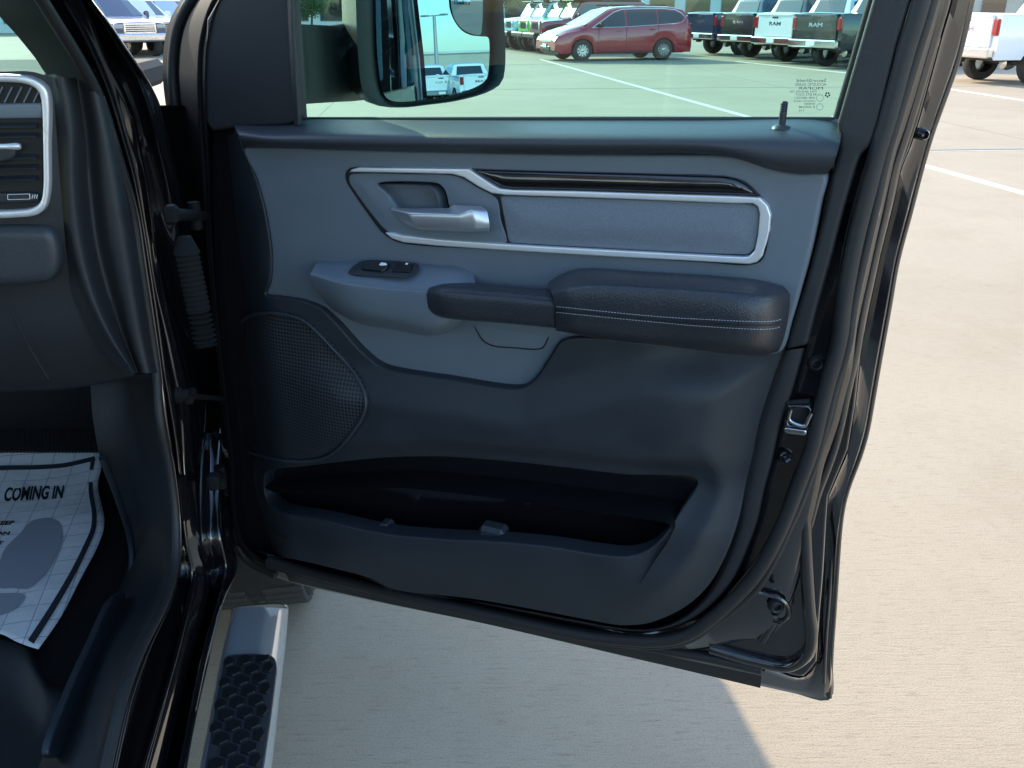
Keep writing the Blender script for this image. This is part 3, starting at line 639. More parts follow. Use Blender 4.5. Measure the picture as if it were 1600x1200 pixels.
# folding arm from the sail to the housing
A0 = [D.hit(u, v, -.13) for u, v in ((425, 38), (425, 165))]
def sec(u, vt, vb, n, th):
    t = D.hit(u, vt, n); b_ = D.hit(u, vb, n); m_ = (t + b_) / 2; h = (t - b_).length / 2; out = []
    for k in range(20):
        a = 2 * math.pi * k / 20; x = abs(math.cos(a)) ** .6 * math.copysign(1, math.cos(a)); y = abs(math.sin(a)) ** .6 * math.copysign(1, math.sin(a))
        out.append(m_ + Vector((0, 0, y * h)) + D.n * x * th)
    return out
secs = [sec(415, 34, 168, -.14, .04), sec(470, 38, 162, -.22, .04), sec(520, 40, 159, -.32, .04), sec(545, 36, 158, -.40, .04), sec(566, 30, 156, -.46, .045), sec(585, 20, 150, -.53, .04)]
V = [p for s_ in secs for p in s_]; F = [(i * 20 + k, i * 20 + (k + 1) % 20, (i + 1) * 20 + (k + 1) % 20, (i + 1) * 20 + k) for i in range(5) for k in range(20)] + [tuple(range(20))[::-1], tuple(range(100, 120))]
MB().add(V, F).build('mirror_arm', M['mhouse'], door, angle=60)

# ================================================================== BODY SIDE ROUND THE DOOR OPENING
a0 = [(-60, -90), (-25, -20), (0, 26), (20, 48), (40, 72), (56, 92), (66, 108), (76, 122)]
a1 = [(-250, -600), (-110, -300), (0, -90), (60, 0), (85, 40), (110, 80), (148, 150), (175, 240), (201, 330), (215, 420), (228, 500), (240, 580), (245, 660), (262, 740), (271, 820), (268, 890), (250, 945), (215, 1010), (185, 1090), (158, 1200), (135, 1290)]
a2 = [(-235, -600), (-96, -300), (13, -90), (73, 0), (98, 40), (123, 80), (160, 150), (188, 240), (214, 330), (228, 420), (240, 500), (251, 580), (260, 660), (273, 740), (281, 820), (279, 890), (263, 945), (233, 1010), (204, 1090), (179, 1200), (158, 1290)]
a3 = [(-205, -600), (-65, -300), (42, -90), (99, 0), (125, 45), (150, 95), (172, 150), (190, 210), (207, 270), (219, 330), (229, 390), (240, 462), (249, 525), (257, 585), (266, 636), (276, 700), (284, 780), (291, 850), (300, 900), (290, 950), (265, 1060), (229, 1197), (205, 1290)]
a4 = [(-180, -600), (-38, -300), (72, -90), (129, 0), (150, 45), (170, 95), (192, 140), (208, 180), (222, 246), (231, 288), (240, 357), (249, 405), (264, 465), (288, 516), (308, 564), (322, 605), (322, 660), (315, 705), (312, 780), (316, 850), (330, 900), (318, 960), (290, 1060), (258, 1197), (235, 1290)]
a5 = [(-165, -600), (-25, -300), (88, -90), (136, 0), (165, 40), (195, 87), (220, 123), (235, 170), (252, 230), (270, 300), (290, 370), (315, 450), (330, 520), (345, 600), (350, 700), (350, 780), (352, 850), (360, 885), (342, 935), (317, 1020), (282, 1197), (262, 1290)]
a6 = [(-160, -600), (-20, -300), (94, -90), (142, -4), (172, 36), (203, 83), (228, 119), (250, 165), (268, 230), (288, 300), (308, 370), (330, 450), (345, 520), (357, 600), (362, 700), (364, 780), (366, 850), (373, 888), (352, 935), (340, 972), (325, 1040), (316, 1080), (303, 1140), (293, 1197), (275, 1290)]
loft('pillar_trim', SIDE, [(a0 + [(82, 160), (100, 240), (110, 300)], -.50), (mixc(a0 + [(82, 160), (100, 240), (110, 300)], a1[2:9], .5), -.40), (a1[2:9], -.335), (a1[2:9], -.345)], mat('pillar_cloth', (.012, .013, .015), .95, spec=.05), truck, nu=50, nv=8)
loft('door_frame_flange', SIDE, [(a1, -.335), (mixc(a1, a2, .5), -.318), (a2, -.335), (a2, -.350)], M['black'], truck, nu=140, nv=4)
bar('door_weatherstrip', SIDE, mixc(a1, a2, .35), [-.318] * 70, .0068, M['rubber'], truck, num=160)
bar('door_weatherstrip', SIDE, mixc(a1, a2, .95), [-.322] * 70, .0036, M['paint'], truck, num=160)
def onplane(A, LA, B):
    out = []
    for (pa, la, pb) in zip(A, LA, B):
        k = sst(pa[1], 780, 900); n_ = (eL * (.52 + .43 * k) + eF * (-.85 + .75 * k) + Vector((0, 0, .3 * k))).normalized()
        p = SIDE.hit(pa[0], pa[1], la); d = ray(pb[0], pb[1]); t = (p - CAM).dot(n_) / d.dot(n_); out.append((CAM + d * t).dot(eL))
    return out
q1 = mixc(a3, a4, .1); a34 = mixc(a3, a4, 1); a33 = mixc(a3, a4, 0)
q2 = [(p[0] + (q[0] - p[0]) * .9, p[1] + (q[1] - p[1]) * .9) if p[1] < 330 or p[1] > 900 else (p[0] + (q[0] - p[0]) * (.9 + (.42 - .9) * sst(p[1], 330, 430) * (1 - sst(p[1], 780, 880))), p[1] + (q[1] - p[1]) * .6) for p, q in zip(a33, a34)]
L1 = [-.333] * 70; L2 = onplane(q1, L1, q2)
loft('body_pillar', SIDE, [(a2, -.345), (mixc(a2, a3, .5), -.350), (mixc(a2, a3, .95), -.340), (q1, L1), (q2, L2), (mixc(a3, a4, 1), [x + .004 for x in L2]), (mixc(a4, a5, .25), [x - .008 for x in L2]), (mixc(a4, a5, .8), [x + .014 for x in L2]), (mixc(a4, a5, 1), [x + .018 for x in L2]), (mixc(a5, a6, 1), [x + .022 for x in L2]), (mixc(a5, a6, 1), [x - .03 for x in L2])],
     M['paint'], truck, nu=170, nv=5)
bar('pillar_bead', SIDE, mixc(a3[3:], a3[3:], 0), [-.334] * 70, .0028, M['paint'], truck, num=160, seg=8)
bar('sill_bead', SIDE, [(308, 897), (297, 938), (272, 1035), (247, 1120), (225, 1197), (205, 1280)], -.327, .003, M['paint'], truck, num=50)
# black panel added to close the gap behind the pillar; its colour is shade
MB().box(T(-.26, 1.62, .985), (.30, .02, .74), Matrix.Rotation(TH, 3, 'Z')).build('gap_backing_panel', mat('unlit_panel', (.003, .003, .003), 1, spec=0), truck)
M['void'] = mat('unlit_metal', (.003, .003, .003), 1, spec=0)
M['boot'] = mat('boot_rubber', (.007, .0075, .008), .8, spec=.15)
# hinges, check strap, wiring boot
def local_box(l, f, z, d, name, m, bev=.004):
    return MB().box(T(l, f, z), d, Matrix.Rotation(TH, 3, 'Z'), bev).build(name, m, truck)
hp = SIDE.hit(268, 335, -.235); hq = D.hit(330, 338, -.11)
mb = MB(); mb.tube([hp, (hp + hq) / 2, hq], .008, 10); mb.lathe((hp + hq) / 2 - Vector((0, 0, .03)), Z, [(0, .01), (.009, .01), (.009, .05), (0, .05)], 14); mb.box(hp, (.016, .022, .022), Matrix.Rotation(TH, 3, 'Z'), .004); mb.build('door_hinge', M['seal'], truck)
hp = SIDE.hit(334, 752, -.235); hq = D.hit(352, 740, -.11)
mb = MB(); mb.tube([hp, hq], .008, 10); mb.lathe((hp + hq) / 2 - Vector((0, 0, .03)), Z, [(0, .01), (.009, .01), (.009, .05), (0, .05)], 14); mb.box(hp, (.016, .022, .022), Matrix.Rotation(TH, 3, 'Z'), .004); mb.build('door_hinge', M['seal'], truck)
c0_, c1_ = SIDE.hit(278, 617, -.262), D.hit(358, 624, -.10)
mb = MB(); mb.tube([c0_, c1_], .0042, 8); mb.box(c0_.lerp(c1_, .18), (.012, .035, .014), Matrix.Rotation(TH, 3, 'Z'), .003)
mb.lathe(c0_.lerp(c1_, .02), eL, [(0, .012), (.007, .011), (.008, .004), (.011, .002), (.011, -.004)], 14); mb.build('door_check_strap', M['boot'], truck)
b0, b1 = SIDE.hit(292, 395, -.225), SIDE.hit(322, 540, -.215)
mb = MB(); N = 120
mb.tube([b0.lerp(b1, i / N) for i in range(N + 1)], [(.014 if i < 74 else .0125) + .0026 * math.sin(i * (1.0 if i < 74 else .95)) * (1 if i > 74 else .35) for i in range(N + 1)], 16)
mb.tube([b0 + Vector((0, 0, .02)), b0], [.008, .016], 12); mb.build('wiring_boot', M['boot'], truck, angle=80)
pad('pillar_plug', SIDE, [(283, 744), (300, 744), (302, 770), (300, 792), (298, 812), (287, 812), (285, 795)], -.326, M['seal'], truck, skirt=.01, r=.002, grid=.01)

# ================================================================== INTERIOR
FD = -1.17
loft('dashboard', FRONT, [([(-420, 128), (-200, 118), (0, 112), (50, 112), (82, 122)], FD), ([(-420, 360), (-200, 350), (0, 345), (60, 343), (98, 330)], FD + .005), ([(-420, 480), (-200, 470), (0, 460), (70, 455), (112, 440)], FD - .01),
                          ([(-420, 560), (-200, 550), (0, 540), (90, 535), (155, 525)], FD - .02), ([(-420, 620), (-200, 612), (0, 606), (110, 600), (206, 583)], FD - .05), ([(-420, 628), (-200, 620), (0, 612), (110, 606), (206, 590)], FD - .09), ([(-420, 628), (-200, 620), (0, 612), (110, 606), (206, 590)], FD - .5)],
     M['frame'], truck, nu=60, nv=6)
dash = [o for o in col.objects if o.name == 'dashboard'][0]
MB().box(T(-1.12, 1.64, 1.383), (1.42, .92, .05), Matrix.Rotation(TH, 3, 'Z'), .012).build('dash_top', mat('dash_top_vinyl', (.045, .05, .052), .85, spec=.15, bump=.4, bscale=500), dash)
# ridges between the dash end and the pillar
loft('dash_end', FRONT, [([(70, 118), (84, 200), (86, 300), (92, 380), (112, 460), (150, 535), (196, 585)], FD - .012), ([(82, 116), (98, 200), (99, 300), (106, 380), (128, 460), (165, 535), (206, 585)], FD), ([(90, 118), (106, 200), (108, 300), (116, 380), (138, 460), (172, 530), (209, 584)], FD + .012), ([(104, 122), (116, 200), (120, 300), (130, 380), (150, 460), (180, 530), (211, 583)], FD + .006),
                         ([(120, 122), (132, 200), (140, 300), (150, 380), (170, 460), (194, 530), (215, 583)], FD - .03), ([(140, 135), (152, 200), (163, 300), (175, 380), (192, 460), (206, 530), (222, 583)], FD - .015), ([(156, 150), (170, 215), (186, 300), (200, 380), (212, 460), (224, 530), (236, 583)], FD - .02), ([(164, 150), (178, 215), (196, 300), (212, 380), (224, 460), (234, 530), (246, 583)], FD - .06)],
     M['frame'], truck, nu=60, nv=6)
bz_o = [(-300, 122), (-60, 118), (20, 117), (50, 122), (68, 134), (75, 150), (76, 230), (76, 300), (70, 325), (58, 336), (20, 341), (-60, 342), (-300, 345)]
bz_i = [(-290, 134), (-60, 130), (20, 129), (44, 133), (58, 142), (63, 156), (66, 230), (66, 300), (62, 316), (50, 325), (20, 329), (-60, 330), (-290, 334)]
pad('vent_bezel', FRONT, bz_o, FD + .016, M['satin'], dash, skirt=.014, r=.003, grid=.008, holes=[bz_i], smooth=True)
pad('vent_recess', FRONT, bz_i, FD + .006, M['black'], dash, skirt=.004, r=0, grid=.03)
pad('vent_divider', FRONT, [(-290, 164), (0, 162), (66, 161), (66, 185), (0, 186), (-290, 188)], FD + .012, M['pod'], dash, skirt=.01, r=.003, grid=.01, smooth=False)
mb = MB()
for k in range(-16, 5):
    x = k * 15; mb.tube([FRONT.hit(x - 8, 160, FD + .009), FRONT.hit(x + 4, 136, FD + .009)], .0009, 6)
mb.build('vent_fin', M['pod'], dash)
for y in (196, 212, 246, 262, 280):
    mb = MB(); p, q = FRONT.hit(-280, y + 4, FD + .010), FRONT.hit(58, y - 1, FD + .010)
    mb.box((p + q) / 2, ((q - p).length, .012, .0018), Matrix.Rotation(TH, 3, 'Z') @ Matrix.Rotation(R(18), 3, 'X')).build('vent_slat', M['dark'], dash)
mb = MB(); mb.tube([FRONT.hit(u, 229 - u * .01, FD + .02) for u in (-60, -20, 10, 26, 32)], [.003, .003, .0033, .0042, .003], 10); mb.build('vent_tab', M['satin'], dash)
pad('vent_tab', FRONT, [(-80, 232), (20, 231), (24, 240), (16, 250), (-80, 252)], FD + .017, M['dark'], dash, skirt=.012, r=.003, grid=.01)
pad('vent_control', FRONT, [(-30, 302), (40, 301), (58, 302), (60, 314), (40, 317), (-30, 318)], FD + .014, M['dark'], dash, skirt=.01, r=.002, grid=.01, smooth=False)
bar('vent_control', FRONT, [(12, 304), (46, 303), (47, 311), (12, 312)], FD + .0155, .0005, M['satin'], dash, closed=True, smooth=False, num=40, seg=6)
mb = MB()
for x in (50, 53.5, 57): mb.tube([FRONT.hit(x, 310, FD + .0145), FRONT.hit(x + 1.5, 304, FD + .0145)], .0004, 5)
mb.build('vent_symbol', M['white'], dash)
pad('airbag_cover', FRONT, [(-420, 364), (-100, 358), (50, 355), (74, 358), (86, 372), (92, 400), (88, 426), (76, 441), (56, 446), (-100, 452), (-420, 456)], FD + .022, M['cap'], dash, skirt=.03, r=.012, grid=.012)
bar('dash_seam', FRONT, [(5, 455), (20, 490), (40, 532), (62, 570), (76, 592)], FD + .0055, .0012, M['black'], dash, num=20, seg=6)
# kick panel, sill trim, footwell
loft('kick_panel', SIDE, [([(140, 585), (146, 660), (158, 720), (182, 780), (203, 845), (192, 905), (150, 985), (108, 1080), (60, 1200), (30, 1290)], -.47), ([(196, 585), (205, 660), (222, 740), (236, 820), (226, 890), (196, 955), (160, 1030), (130, 1110), (100, 1200), (80, 1290)], -.41),
                           ([(232, 585), (236, 660), (252, 740), (262, 820), (258, 890), (240, 945), (207, 1010), (178, 1090), (150, 1200), (128, 1290)], -.36), ([(241, 583), (246, 660), (263, 740), (272, 820), (269, 890), (251, 945), (217, 1010), (187, 1090), (160, 1200), (140, 1290)], -.335)],
     M['frame'], truck, nu=90, nv=8)
bar('sill_edge', SIDE, [(160, 715), (185, 780), (204, 845), (205, 900), (190, 960), (150, 1040), (120, 1110), (85, 1200), (60, 1290)], -.455, .006, M['dark'], truck, num=60)
pad('sill_step_pad', SIDE, [(178, 935), (196, 925), (160, 1040), (128, 1110), (100, 1180), (78, 1180), (110, 1080), (146, 1000)], -.425, M['cap'], truck, skirt=.006, r=.003, grid=.02)
MB().box(T(-1.12, .9, .53), (1.5, 2.2, .04), Matrix.Rotation(TH, 3, 'Z')).build('cab_floor', M['carpet'], truck)
loft('toe_board', FLOOR, [([(-420, 1250), (60, 1250), (170, 1200)], .56), ([(-420, 900), (60, 900), (215, 880)], .57), ([(-420, 740), (60, 735), (190, 730)], .60), ([(-420, 690), (60, 680), (165, 675)], .66), ([(-420, 640), (60, 630), (160, 620)], .80), ([(-420, 560), (60, 560), (160, 560)], 1.0)], M['carpet'], truck, nu=30, nv=6)
mb = MB()
for k in range(40):
    x = -60 + k * 5.4; mb.tube([FRONT.hit(x, 668, -1.86), FRONT.hit(x + 1, 706, -1.80)], .004, 6)
mb.build('toe_board_rib', M['rubber'], truck)
# moulded rubber mat edge in the lower left corner
loft('floor_mat', FLOOR, [([(-120, 985), (0, 997), (40, 1008), (62, 1045), (82, 1070), (112, 1073)], [.60, .60, .60, .60, .59, .59]), ([(-120, 1000), (0, 1010), (36, 1020), (56, 1056), (78, 1084), (118, 1086)], [.61, .61, .61, .605, .60, .59]), ([(-120, 1100), (0, 1100), (30, 1110), (52, 1130), (72, 1150), (100, 1150)], .58), ([(-120, 1260), (0, 1260), (30, 1260), (50, 1260), (66, 1260), (80, 1260)], .575)], M['rubber'], truck, nu=60, nv=6)

# ---------------- exterior of the rest of the truck (hood, roof, far side, bed), seen only in reflections and shadows
def quad_strip(name, pts, m, th=.03, parent=truck):
    mb = MB(); n = len(pts); V = [T(*p) for row in pts for p in row]; w = len(pts[0])
    F = [(i * w + j, i * w + j + 1, (i + 1) * w + j + 1, (i + 1) * w + j) for i in range(n - 1) for j in range(w - 1)]
    o = mb.add(V, F).build(name, m, parent)
    if th: md = o.modifiers.new('thick', 'SOLIDIFY'); md.thickness = th; md.offset = 0
    return o
Ls = [-.12, -.17, -.3, -.7, -1.12, -1.54, -1.94, -2.07, -2.12]
hz_ = [-.24, -.07, -.03, .0, .01, .0, -.03, -.07, -.24]
def hood_row(f, z): return [(l, f, z + h) for l, h in zip(Ls, hz_)]
quad_strip('hood', [hood_row(1.66, 1.25), hood_row(2.2, 1.23), hood_row(3.0, 1.19), hood_row(3.40, 1.12), [(l, 3.52, 1.0 + h) for l, h in zip(Ls, hz_)]], P)
quad_strip('front_bumper', [[(-.10, 3.44, .95), (-.2, 3.56, .95), (-1.12, 3.64, .95), (-2.04, 3.56, .95), (-2.14, 3.44, .95)], [(-.10, 3.44, .45), (-.2, 3.58, .45), (-1.12, 3.66, .45), (-2.04, 3.58, .45), (-2.14, 3.44, .45)]], P)
def fender(L, name):
    pts = [(f, .5 if abs(f - 2.26) > .50 else .42 + math.sqrt(max(0, .50 ** 2 - (f - 2.26) ** 2))) for f in np.linspace(1.63, 3.5, 60)]
    quad_strip(name, [[(L, f, max(z, .5)) for f, z in pts], [(L, f, 1.06) for f, z in pts]], P, .02)
fender(-.13, 'fender'); fender(-2.11, 'fender')
quad_strip('roof', [[(l, f, z + 1.90) for l, z in ((-.45, -.04), (-.6, .02), (-1.12, .05), (-1.64, .02), (-1.79, -.04))] for f in (.95, .4, -.3, -1.0)], P)
quad_strip('windscreen', [[(-.46, .93, 1.86), (-1.12, .97, 1.93), (-1.78, .93, 1.86)], [(-.46, 1.95, 1.25), (-1.12, 2.2, 1.29), (-1.98, 1.95, 1.25)]], M['wglass'], 0)
quad_strip('far_side', [[(-2.08, 1.6, 1.28), (-2.12, 1.6, .5)], [(-2.08, -1.1, 1.30), (-2.12, -1.1, .5)]], P)
quad_strip('cab_rear', [[(-.3, -1.1, 1.28), (-1.12, -1.12, 1.28), (-1.95, -1.1, 1.28)], [(-.25, -1.1, .5), (-1.12, -1.12, .5), (-2.0, -1.1, .5)]], P)
quad_strip('rear_pillar', [[(-.47, -.1, 1.86), (-.47, -.35, 1.86)], [(-.3, -.12, 1.25), (-.3, -.42, 1.25)], [(-.24, -.12, .5), (-.24, -.42, .5)]], P)
quad_strip('rear_door', [[(-.26, -.42, 1.28), (-.2, -.42, .5)], [(-.26, -1.1, 1.28), (-.2, -1.1, .5)]], P)
quad_strip('truck_bed', [[(-.2, -1.14, 1.36), (-.2, -2.9, 1.36), (-2.05, -2.9, 1.36), (-2.05, -1.14, 1.36)], [(-.18, -1.14, .55), (-.18, -2.9, .55), (-2.07, -2.9, .55), (-2.07, -1.14, .55)]], P, .05)
quad_strip('firewall', [[(-.28, 2.02, 1.25), (-2.0, 2.02, 1.25)], [(-.28, 2.02, .45), (-2.0, 2.02, .45)]], M['black'])
quad_strip('underbody', [[(-.42, 1.5, .52), (-1.95, 1.5, .52)], [(-.42, -2.8, .52), (-1.95, -2.8, .46)]], M['black'])
MB().box(T(-1.12, 2.65, .82), (1.2, 1.5, .56), Matrix.Rotation(TH, 3, 'Z')).box(T(-1.12, 3.1, .8), (1.8, .6, .5), Matrix.Rotation(TH, 3, 'Z')).build('sun_leak_block', M['black'], truck)  # unseen solid blocks added to stop sun leaking through the front end
seat = MB().box(T(-.95, -.1, .85), (.55, .55, .25), Matrix.Rotation(TH, 3, 'Z'), .06); seat.box(T(-.95, -.42, 1.2), (.52, .16, .7), Matrix.Rotation(TH, 3, 'Z'), .06); seat.build('seat', M['leather'], truck)
tyre_m = mat('tyre_rubber', (.035, .034, .033), .85, bump=.6, bscale=60)
def wheel_parts(c, ax, Rr, w, parent, rimm, tyre_name='tyre', rim_name='rim', spokes=7, seg=36):
    """c: centre of the outer face, ax: outward axis"""
    t = MB().lathe(c, ax, [(Rr * .62, -.01), (Rr * .70, .012), (Rr * .88, .01), (Rr * .97, -.01), (Rr, -.04), (Rr, -w + .03), (Rr * .95, -w), (Rr * .6, -w)], seg)
    ax = Vector(ax).normalized(); u = Vector((0, 0, 1)); u = (u - ax * u.dot(ax)).normalized(); w_ = ax.cross(u); c = Vector(c)
    if seg > 30:
        for k in range(56):
            a = k * math.tau / 56
            for s_ in (-.25, -.75):
                p = c + (u * math.cos(a) + w_ * math.sin(a)) * (Rr + .003) + ax * (w * s_)
                t.box(p, (.022, .022, w * .36), Matrix((u * math.cos(a) + w_ * math.sin(a), -u * math.sin(a) + w_ * math.cos(a), ax)).transposed(), .004)
    to = t.build(tyre_name, tyre_m, parent)
    r = MB().lathe(c, ax, [(Rr * .63, -.005), (Rr * .60, .006), (Rr * .56, -.01), (Rr * .52, -.07), (0, -.075)], seg)
    for k in range(spokes):
        a = k * math.tau / spokes; d = u * math.cos(a) + w_ * math.sin(a); e = w_ * math.cos(a) - u * math.sin(a)
        V = []
        for rr, hw, hh in ((Rr * .10, .035, -.012), (Rr * .56, .02, -.008)):
            for s_ in (-1, 1):
                V += [c + d * rr + e * hw * s_ + ax * hh, c + d * rr + e * hw * s_ * 1.1 + ax * (hh - .03)]
        r.add(V, [(0, 2, 6, 4), (0, 4, 5, 1), (2, 3, 7, 6)])
    r.lathe(c, ax, [(Rr * .16, -.04), (Rr * .15, -.004), (Rr * .1, .004), (0, .005)], 16)
    return to, r.build(rim_name, rimm, parent)
for (l, f, s) in ((-.20, 2.26, 1), (-2.04, 2.26, -1), (-.22, -1.5, 1), (-2.02, -1.5, -1)):
    wheel_parts(T(l, f, .41), eL * s, .41, .28, truck, mat('dark_rim', (.05, .05, .055), .3, metal=.8))
MB().lathe(T(-.24, 2.26, .50), -eL, [(.47, 0), (.48, .30), (.2, .31)], 40).build('wheel_liner', M['rubber'], truck)
# ---------------- running board
zb = .43
rb = [(363, 950), (368, 946), (400, 944), (445, 942), (453, 948), (452, 962), (440, 1060), (428, 1160), (418, 1260), (405, 1400), (200, 1400), (262, 1290), (300, 1190), (320, 1110), (340, 1030), (352, 985), (358, 962)]
loft('running_board', FLOOR, [([(362, 952), (350, 1000), (334, 1080), (317, 1170), (292, 1290), (265, 1420)], zb + -0.03), ([(363.8, 951.4), (351.9, 1000.0), (336.1, 1080.0), (319.2, 1170.0), (294.4, 1290.0), (267.6, 1420.0)], zb + -0.004), ([(370.9, 949.2), (359.7, 1000.0), (344.4, 1080.0), (328.1, 1170.0), (304.2, 1290.0), (278.2, 1420.0)], zb + 0.003), ([(397.6, 948.0), (388.8, 1000.0), (375.6, 1080.0), (361.4, 1170.0), (340.8, 1290.0), (317.8, 1420.0)], zb + 0.0005), ([(415.4, 949.0), (408.2, 1000.0), (396.4, 1080.0), (383.6, 1170.0), (365.2, 1290.0), (344.2, 1420.0)], zb + -0.004), ([(426.1, 949.6), (419.8, 1000.0), (408.9, 1080.0), (396.9, 1170.0), (379.8, 1290.0), (360.0, 1420.0)], zb + -0.012), ([(436.8, 950.2), (431.5, 1000.0), (421.4, 1080.0), (410.2, 1170.0), (394.5, 1290.0), (375.9, 1420.0)], zb + -0.026), ([(444.8, 950.7), (440.2, 1000.0), (430.7, 1080.0), (420.2, 1170.0), (405.5, 1290.0), (387.8, 1420.0)], zb + -0.044), ([(451.0, 951.0), (447.0, 1000.0), (438.0, 1080.0), (428.0, 1170.0), (414.0, 1290.0), (397.0, 1420.0)], zb + -0.07), ([(448.3, 950.9), (444.1, 1000.0), (434.9, 1080.0), (424.7, 1170.0), (410.3, 1290.0), (393.0, 1420.0)], zb + -0.11)],
     mat('polished_step', (.74, .80, .87), .12, metal=.65), truck, nu=60, nv=6)
rbd = [o for o in col.objects if o.name == 'running_board'][0]
loft('end_cap', FLOOR, [([(362, 952), (366, 950), (400, 946), (430, 944), (440, 945), (450, 949)], [zb - .012, zb, zb, zb, zb - .005, zb - .026]), ([(364, 949), (368, 947), (400, 943), (430, 941), (440, 942), (449, 946)], zb - .03), ([(364, 958), (368, 956), (400, 952), (430, 950), (440, 951), (449, 955)], zb - .09)], MATS['polished_step'], rbd, nu=30, nv=3)
tp = [(352, 1028), (356, 1024), (420, 1023), (429, 1028), (432, 1040), (430, 1060), (421, 1130), (409, 1210), (395, 1300), (380, 1400), (276, 1400), (300, 1290), (318, 1205), (330, 1140), (342, 1070)]
pad('tread_pad', FLOOR, tp, zb + .004, mat('tread_grey', (.055, .06, .068), .6, bump=.5, bscale=500), rbd, skirt=.006, r=.002, grid=.02)
tin = np.array([FLOOR.ab(FLOOR.hit(u, v, zb + .004)) for u, v in catmull(tp, True, num=200)])
mb = MB(); hr = .0150; ang = .16
fwd = np.array([-.0, 1.0]); lo, hi = tin.min(0), tin.max(0)
cells = []
for j, y in enumerate(np.arange(lo[1], hi[1], hr * 1.5 * 1.18)):
    for x in np.arange(lo[0] - .02, hi[0] + .02, hr * math.sqrt(3) * 1.18):
        cells.append((x + (hr * math.sqrt(3) * 1.18 / 2 if j % 2 else 0), y))
cells = np.array(cells); okc = inpoly(cells[:, 0], cells[:, 1], tin) & (distpoly(cells, tin) > .003)
for (x, y) in cells[okc]:
    ring_ = []
    hex_ = [(x + hr * math.sin(k * math.pi / 3), y + hr * math.cos(k * math.pi / 3)) for k in range(6)]
    hh = np.array(hex_); ins = inpoly(hh[:, 0], hh[:, 1], tin)
    if ins.sum() < 6: hh = np.array([x, y]) + (hh - np.array([x, y])) * np.where(ins, 1, .45)[:, None]
    base = [FLOOR.w(a, b, zb + .0035) for a, b in hh]; top = [FLOOR.w(x + (a - x) * .86, y + (b - y) * .86, zb + .0085) for a, b in hh]
    mb.add(base + top, [(k, (k + 1) % 6, 6 + (k + 1) % 6, 6 + k) for k in range(6)] + [tuple(range(6, 12))])
mb.build('grip_cells', mat('grip_rubber', (.012, .013, .015), .55, bump=.6, bscale=300), rbd, smooth=False)

# ================================================================== PAPER FLOOR MAT
paper = mat('floor_paper', (.8, .8, .79), .8, bump=.3, bscale=120)
nt = paper.node_tree; b = nt.nodes['Principled BSDF']
tc = nt.nodes.new('ShaderNodeTexCoord'); mp = nt.nodes.new('ShaderNodeMapping'); mp.inputs['Rotation'].default_value = (0, 0, -TH - .08)
br = nt.nodes.new('ShaderNodeTexBrick'); br.offset = 0; br.inputs['Scale'].default_value = 1; br.inputs['Mortar Size'].default_value = .0009; br.inputs['Mortar Smooth'].default_value = .2
br.inputs['Brick Width'].default_value = .042; br.inputs['Row Height'].default_value = .042
for k in (1, 2): br.inputs[k].default_value = (.8, .8, .79, 1)
br.inputs[3].default_value = (.42, .43, .45, 1)
nt.links.new(tc.outputs['Object'], mp.inputs[0]); nt.links.new(mp.outputs[0], br.inputs[0]); nt.links.new(br.outputs[0], b.inputs['Base Color'])
wn_ = nt.nodes.new('ShaderNodeTexNoise'); wn_.inputs['Scale'].default_value = 9; wn_.inputs['Detail'].default_value = 4; nt.links.new(tc.outputs['Object'], wn_.inputs[0])
wb = nt.nodes.new('ShaderNodeBump'); wb.inputs['Strength'].default_value = .6; wb.inputs['Distance'].default_value = .02; nt.links.new(wn_.outputs[0], wb.inputs['Height']); nt.links.new(wb.outputs[0], b.inputs['Normal'])
def pz(u, v): return .60 + .0 * u + max(0, (745 - v)) * .0006 + .004 * math.sin(u * .03 + v * .02)
rowsP = [[(-200, 700), (0, 697), (60, 694), (110, 688), (150, 679)], [(-200, 740), (0, 736), (60, 732), (115, 725), (159, 722)], [(-200, 780), (0, 776), (60, 772), (115, 764), (153, 760)], [(-200, 830), (0, 826), (60, 822), (118, 815), (163, 812)],
         [(-200, 870), (0, 866), (60, 862), (112, 856), (154, 850)], [(-200, 910), (0, 910), (50, 908), (95, 904), (128, 900)], [(-200, 950), (0, 955), (40, 956), (72, 958), (96, 962)], [(-200, 975), (0, 990), (25, 1002), (46, 1010), (60, 1014)]]
pm = loft('paper_floor_mat', FLOOR, [(r_, [pz(u, v) + .012 for u, v in r_]) for r_ in rowsP], paper, None, nu=40, nv=5, thick=.0006)
tag(pm, 'white paper floor mat printed COMING IN, lying in the passenger footwell', 'floor mat')
def pfn(u, v): return FLOOR.hit(u, v, pz(u, v) + .0135)
mb = MB(); text_on('COMING IN', pfn, [(4.5, 784), (97, 779), (101, 757), (9.5, 761)], mb, bold=True); mb.build('printed_line', M['ink'], pm, smooth=False, fixn=False)
mb = MB(); text_on('FOR', pfn, [(-34, 786), (-4, 784.5), (1, 761.5), (-29, 763)], mb, bold=True); mb.build('printed_line', M['ink'], pm, smooth=False, fixn=False)
mb = MB(); text_on('WE TRY TO KEEP', pfn, [(-90, 824), (21, 820), (24, 813), (-87, 817)], mb, bold=True); mb.build('printed_line', M['ink'], pm, smooth=False, fixn=False)
mb = MB(); text_on('YOUR CAR CLEAN', pfn, [(-98, 839), (14, 836), (16, 830), (-96, 832)], mb, bold=True); mb.build('printed_line', M['ink'], pm, smooth=False, fixn=False)
mb = MB(); text_on('WHAT ABOUT IT', pfn, [(-98, 854), (4, 851), (6, 845), (-96, 847)], mb, bold=True); mb.build('printed_line', M['ink'], pm, smooth=False, fixn=False)
